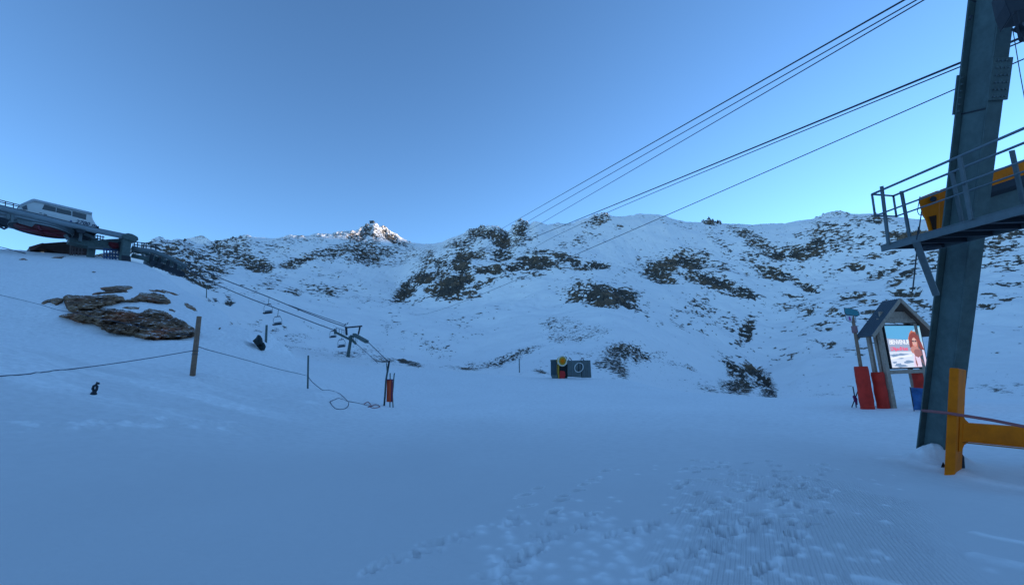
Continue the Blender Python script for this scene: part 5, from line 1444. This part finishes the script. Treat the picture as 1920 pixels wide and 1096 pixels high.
for x in (1066.5, 1073.5, 1095, 1103.5):
    eslab([(x - 1.2, 676), (x + 1.2, 676), (x + 1.2, 706), (x - 1.2, 706)], 'rib', M_GREEN2, -.06, .06)
eslab([(1032, 674), (1046, 673.5), (1046, 676), (1032, 677)], 'top_roll', M_GREEN, -.05, .3)
for cx in (1068, 1091):
    m_ = MB(); m_.tube([ptd(x, y, ed + .4) for x, y in ((cx - 2, 675), (cx, 670), (cx + 4, 675))], .06, 6); m_.build('lifting_loop', M_DARK, enc)
c = ptd(1085.5, 688.5, ed - .14)
m_ = MB(); m_.tube(arc(c, .56, (1, 0, .18), (0, 0, 1), 28), .055, 6); m_.build('hoop', M_WHITE, enc, True)
eslab([(1084.5, 680), (1085.6, 680), (1085.8, 698), (1084.6, 698)], 'strap', M_DARK, -.12, .03)
# yellow snow gun standing in the open bay
yg = thing('snow_gun', 'yellow-topped snow gun with a red base standing inside the padded enclosure', 'snow gun', ptd(1054, 709, ed - .15))
g0 = ptd(1052, 676, ed - .1)
gun = Vector((.35, -.9, -.1)).normalized()
m_ = MB(); m_.tube([g0 + gun * -.5, g0 + gun * -.2, g0 + gun * .35], [.40, .52, .56], 18); m_.build('barrel', M_YELL, yg, True)
gu = gun.cross(Z).normalized(); gv = gun.cross(gu)
m_ = MB(); m_.tube(arc(g0 + gun * .36, .60, gu, gv, 26), .09, 8); m_.build('nozzle_ring', M_CREAM, yg, True)
m_ = MB(); m_.tube([g0 + gun * .40, g0 + gun * .44], [.30, .26], 14); m_.build('fan_hub', M_ORANGE, yg, True)
m_ = MB(); m_.prism([ptd(x, y, ed - .1) for x, y in ((1060, 667), (1063, 669), (1064, 677), (1061, 676))], (0, .4, 0)); m_.build('rear_cap', M_DARK, yg)
m_ = MB(); m_.bar(ptd(1047.5, 681, ed - .2), ptd(1047.5, 710, ed - .2), .10, .08); m_.build('leg', M_YELL, yg)
m_ = MB(); m_.bar(ptd(1044.6, 682, ed - .2), ptd(1045, 702, ed - .2), .05, .05); m_.build('leg', M_YELL, yg)
m_ = MB(); m_.prism([ptd(x, y, ed - .05) for x, y in ((1050, 683), (1057, 683), (1058, 695), (1050, 695))], (0, .4, 0)); m_.build('motor', M_BLACK, yg)
m_ = MB(); m_.prism([ptd(x, y, ed - .15) for x, y in ((1050, 694.5), (1059, 695.5), (1060.5, 702), (1058, 710.5), (1048.5, 711))], (0, .5, 0)); m_.build('base', M_RED, yg, bevel=.03)

# ================================================================== chairlift in the middle distance
tb = hit(652, 669); td = float((np.array(tb) - CAM) @ FWD)
TP = lambda x, y, dd=0: ptd(x, y, td + dd)
tw = thing('chairlift_pylon', 'small grey chairlift pylon with a crossarm, in the valley left of centre', 'lift pylon', tb)
k1 = td / F0
m_ = MB(); m_.tube([TP(652, 672), TP(653, 664), TP(659, 628)], [3.4 * k1, 3.2 * k1, 2.6 * k1], 10); m_.build('mast', M_GREEN, tw, True)
for a, b, w in (((628, 622), (656, 636), 5.0), ((656, 632), (672, 628), 4.5)):
    m_ = MB(); m_.bar(TP(*a), TP(*b), w * k1, w * k1 * .8); m_.build('crossarm', M_GREEN, tw)
m_ = MB(); m_.bar(TP(628, 626, -2), TP(628, 616, -2), 3 * k1, 3 * k1); m_.build('arm_head', M_GREEN, tw)
m_ = MB(); m_.bar(TP(664, 627, -2), TP(688, 640.5, -12), 6.0 * k1, 5 * k1); m_.build('sheave_train', M_GREEN, tw)
for k in range(6):
    c = TP(668 + k * 3.8, 629.5 + k * 2.2, -3 - 1.6 * k); MB().tube([c - Vector((.2, 0, 0)), c + Vector((.2, 0, 0))], 2.0 * k1, 10).build('sheave', M_DARK, tw)
m_ = MB(); m_.bar(TP(655, 631, 4), TP(667, 644, -2), 3.2 * k1, 3.2 * k1); m_.build('sheave_train', M_GREEN, tw)
m_ = MB(); m_.bar(TP(647.5, 614, 0), TP(679, 611, 0), 2.6 * k1, 2.4 * k1); m_.build('lifting_frame', M_DARK, tw)
for a, b, w in (((649, 614), (650, 628), 3.0), ((675, 612), (672, 626), 2.2)):
    m_ = MB(); m_.bar(TP(*a), TP(*b), w * k1, w * k1); m_.build('frame_leg', M_DARK, tw)
m_ = MB()
for x in (631, 636, 641, 645): m_.bar(TP(x, 615 + (x - 631) * .3), TP(x, 624 + (x - 631) * .45), .8 * k1, .8 * k1)
m_.tube([TP(629, 613.5), TP(646, 619)], .5 * k1, 6)
m_.build('railing', M_GREEN2, tw); m_ = MB()
for x in (663, 666, 669): m_.bar(TP(x, 632), TP(x + .5, 641), .7 * k1, .7 * k1)
m_.build('ladder_cage', M_GREEN2, tw)
m_ = MB(); m_.tube([TP(650, 608), TP(653, 604)], .7 * k1, 6); m_.tube([TP(646, 610), TP(648, 606)], .9 * k1, 6); m_.build('antenna', M_GREEN2, tw)
def lcable(pts, w, label):
    P = [ptd(x, y, d) for x, y, d in pts]; Q = []
    for i in range(len(P) - 1):
        for k in range(10): Q.append(P[i].lerp(P[i + 1], k / 10))
    Q.append(P[-1])
    m_ = MB(); m_.tube(Q, [w / 2 / F0 * float((np.array(q) - CAM) @ FWD) for q in Q], 6); o = tag(m_.build('chairlift_cable', M_ROPE, None, True), label, 'cable', 'cables of the chairlift in the valley'); recentre(o)
lcable([(345, 500, 72), (398, 530, 90), (470, 560, 105), (540, 586, 120), (600, 609, 135), (631, 620, td)], 1.6, 'nearer chairlift cable from the ramp down to the valley pylon, carrying the lower chair')
lcable([(350, 492, 72), (420, 524, 92), (505, 557, 112), (570, 584, 128), (620, 603, 140), (650, 613, td)], 1.6, 'farther chairlift cable from the ramp to the valley pylon, above the first one')
lcable([(540, 571, 120), (590, 589, 133), (640, 606, td + 3), (649, 610, td)], 1.2, 'thin upper wire joining the valley pylon beside the farther chairlift cable')
lcable([(668, 644, td), (690, 663, 110), (708, 680, 95)], 1.1, 'short chairlift cable running down from the left side of the valley pylon')
lcable([(688, 639, td - 12), (705, 655, 105), (722, 672, 92), (729, 679, 85)], 1.3, 'chairlift cable running down from the valley pylon towards the orange marker')
# chairs
def chair(hx_, hy_, w, h, hang, d, label, lean=0):
    k = d / F0
    base_ = ptd(hx_, hy_ + hang + h, d)
    t = thing('chairlift_chair', label, 'chair', base_, 'chairs hanging from the chairlift cable')
    C_ = lambda x, y, dd=0: ptd(hx_ + x, hy_ + y, d + dd)
    m_ = MB(); m_.tube([C_(0, 0), C_(-.5, hang * .4), C_(-1.6, hang)], .45 * k, 6); m_.build('hanger', M_GREEN, t, True)
    m_ = MB(); m_.tube([C_(-1.6 - w * .3, hang + .6), C_(-1.6 + w * .3, hang - .4)], .8 * k, 6); m_.build('top_bar', M_DARK, t, True)
    for s_ in (-1, 1):
        m_ = MB(); m_.tube([C_(-1.6 + s_ * w * .3, hang), C_(-1.6 + s_ * w * .5, hang + h * .35), C_(-1.6 + s_ * w * .5, hang + h * .9)], .35 * k, 6); m_.build('side_frame', M_GREEN, t, True)
    m_ = MB(); m_.prism([C_(-1.6 - w * .46, hang + h * .97), C_(-1.6 + w * .5, hang + h * .86), C_(-1.6 + w * .5, hang + h * .99), C_(-1.6 - w * .46, hang + h * 1.1)], (0, -.7, 0)); m_.build('seat', M_BLACK, t)
    m_ = MB(); m_.prism([C_(-1.6 - w * .40, hang + h * .72, .5), C_(-1.6 + w * .42, hang + h * .62, .5), C_(-1.6 + w * .42, hang + h * .88, .5), C_(-1.6 - w * .40, hang + h * .98, .5)], (0, .08, 0)); m_.build('backrest', simple('grey_chair_back', (.20, .26, .30), .6), t)
    return t
chair(504.5, 557, 16, 17, 13, 112, 'higher and left one of the two whole chairs hanging near the hilltop')
chair(522, 580, 16, 15.5, 13, 117, 'lower and right one of the two whole chairs hanging near the hilltop')
chair(626, 618, 12, 12, 2, td + 6, 'chair hanging left of the valley pylon, partly behind its arm')
chair(642, 627, 14, 14, 9, td + 4, 'chair hanging just left of the mast of the valley pylon')

# ================================================================== stone hut on the summit
sp0 = pr(696.5, 420, 1048)
sp0.z = terrain_z(sp0.x, sp0.y)
_sy = float(proj(np.array(sp0))[1]) - 420.5
k = float((np.array(sp0) - CAM) @ FWD) / F0
cai = thing('summit_tower', 'tiny dark square stone tower on the pointed snowy summit', 'tower', sp0)
SPt = lambda x, y: ptd(x, y + _sy, k * F0)
m_ = MB(); m_.prism([SPt(*p) for p in ((693, 424), (693, 415.5), (699.8, 415.2), (700.5, 419), (704.5, 422), (705, 425))], (0, 9, 0)); m_.build('wall', M_STONE, cai)
m_ = MB(); m_.prism([SPt(*p) for p in ((692.4, 415.9), (692.5, 414.9), (700.4, 414.5), (700.6, 415.6))], (0, 9.6, 0)); m_.build('roof', M_DARK, cai)
# thin posts near the far edge, right
# cross lacing of the ramp truss
for k in range(10):
    x = 252 + k * 9.5; yt = 466 + (x - 250) * (.12 if x < 300 else .12) + max(0, x - 300) * .42; yb = yt + 13
    MB().bar(RP(x, yt, 1.3), RP(x + (7 if k % 2 else -2), yb, 1.5), .12, .12).build('lacing', M_GREEN2, rmp)
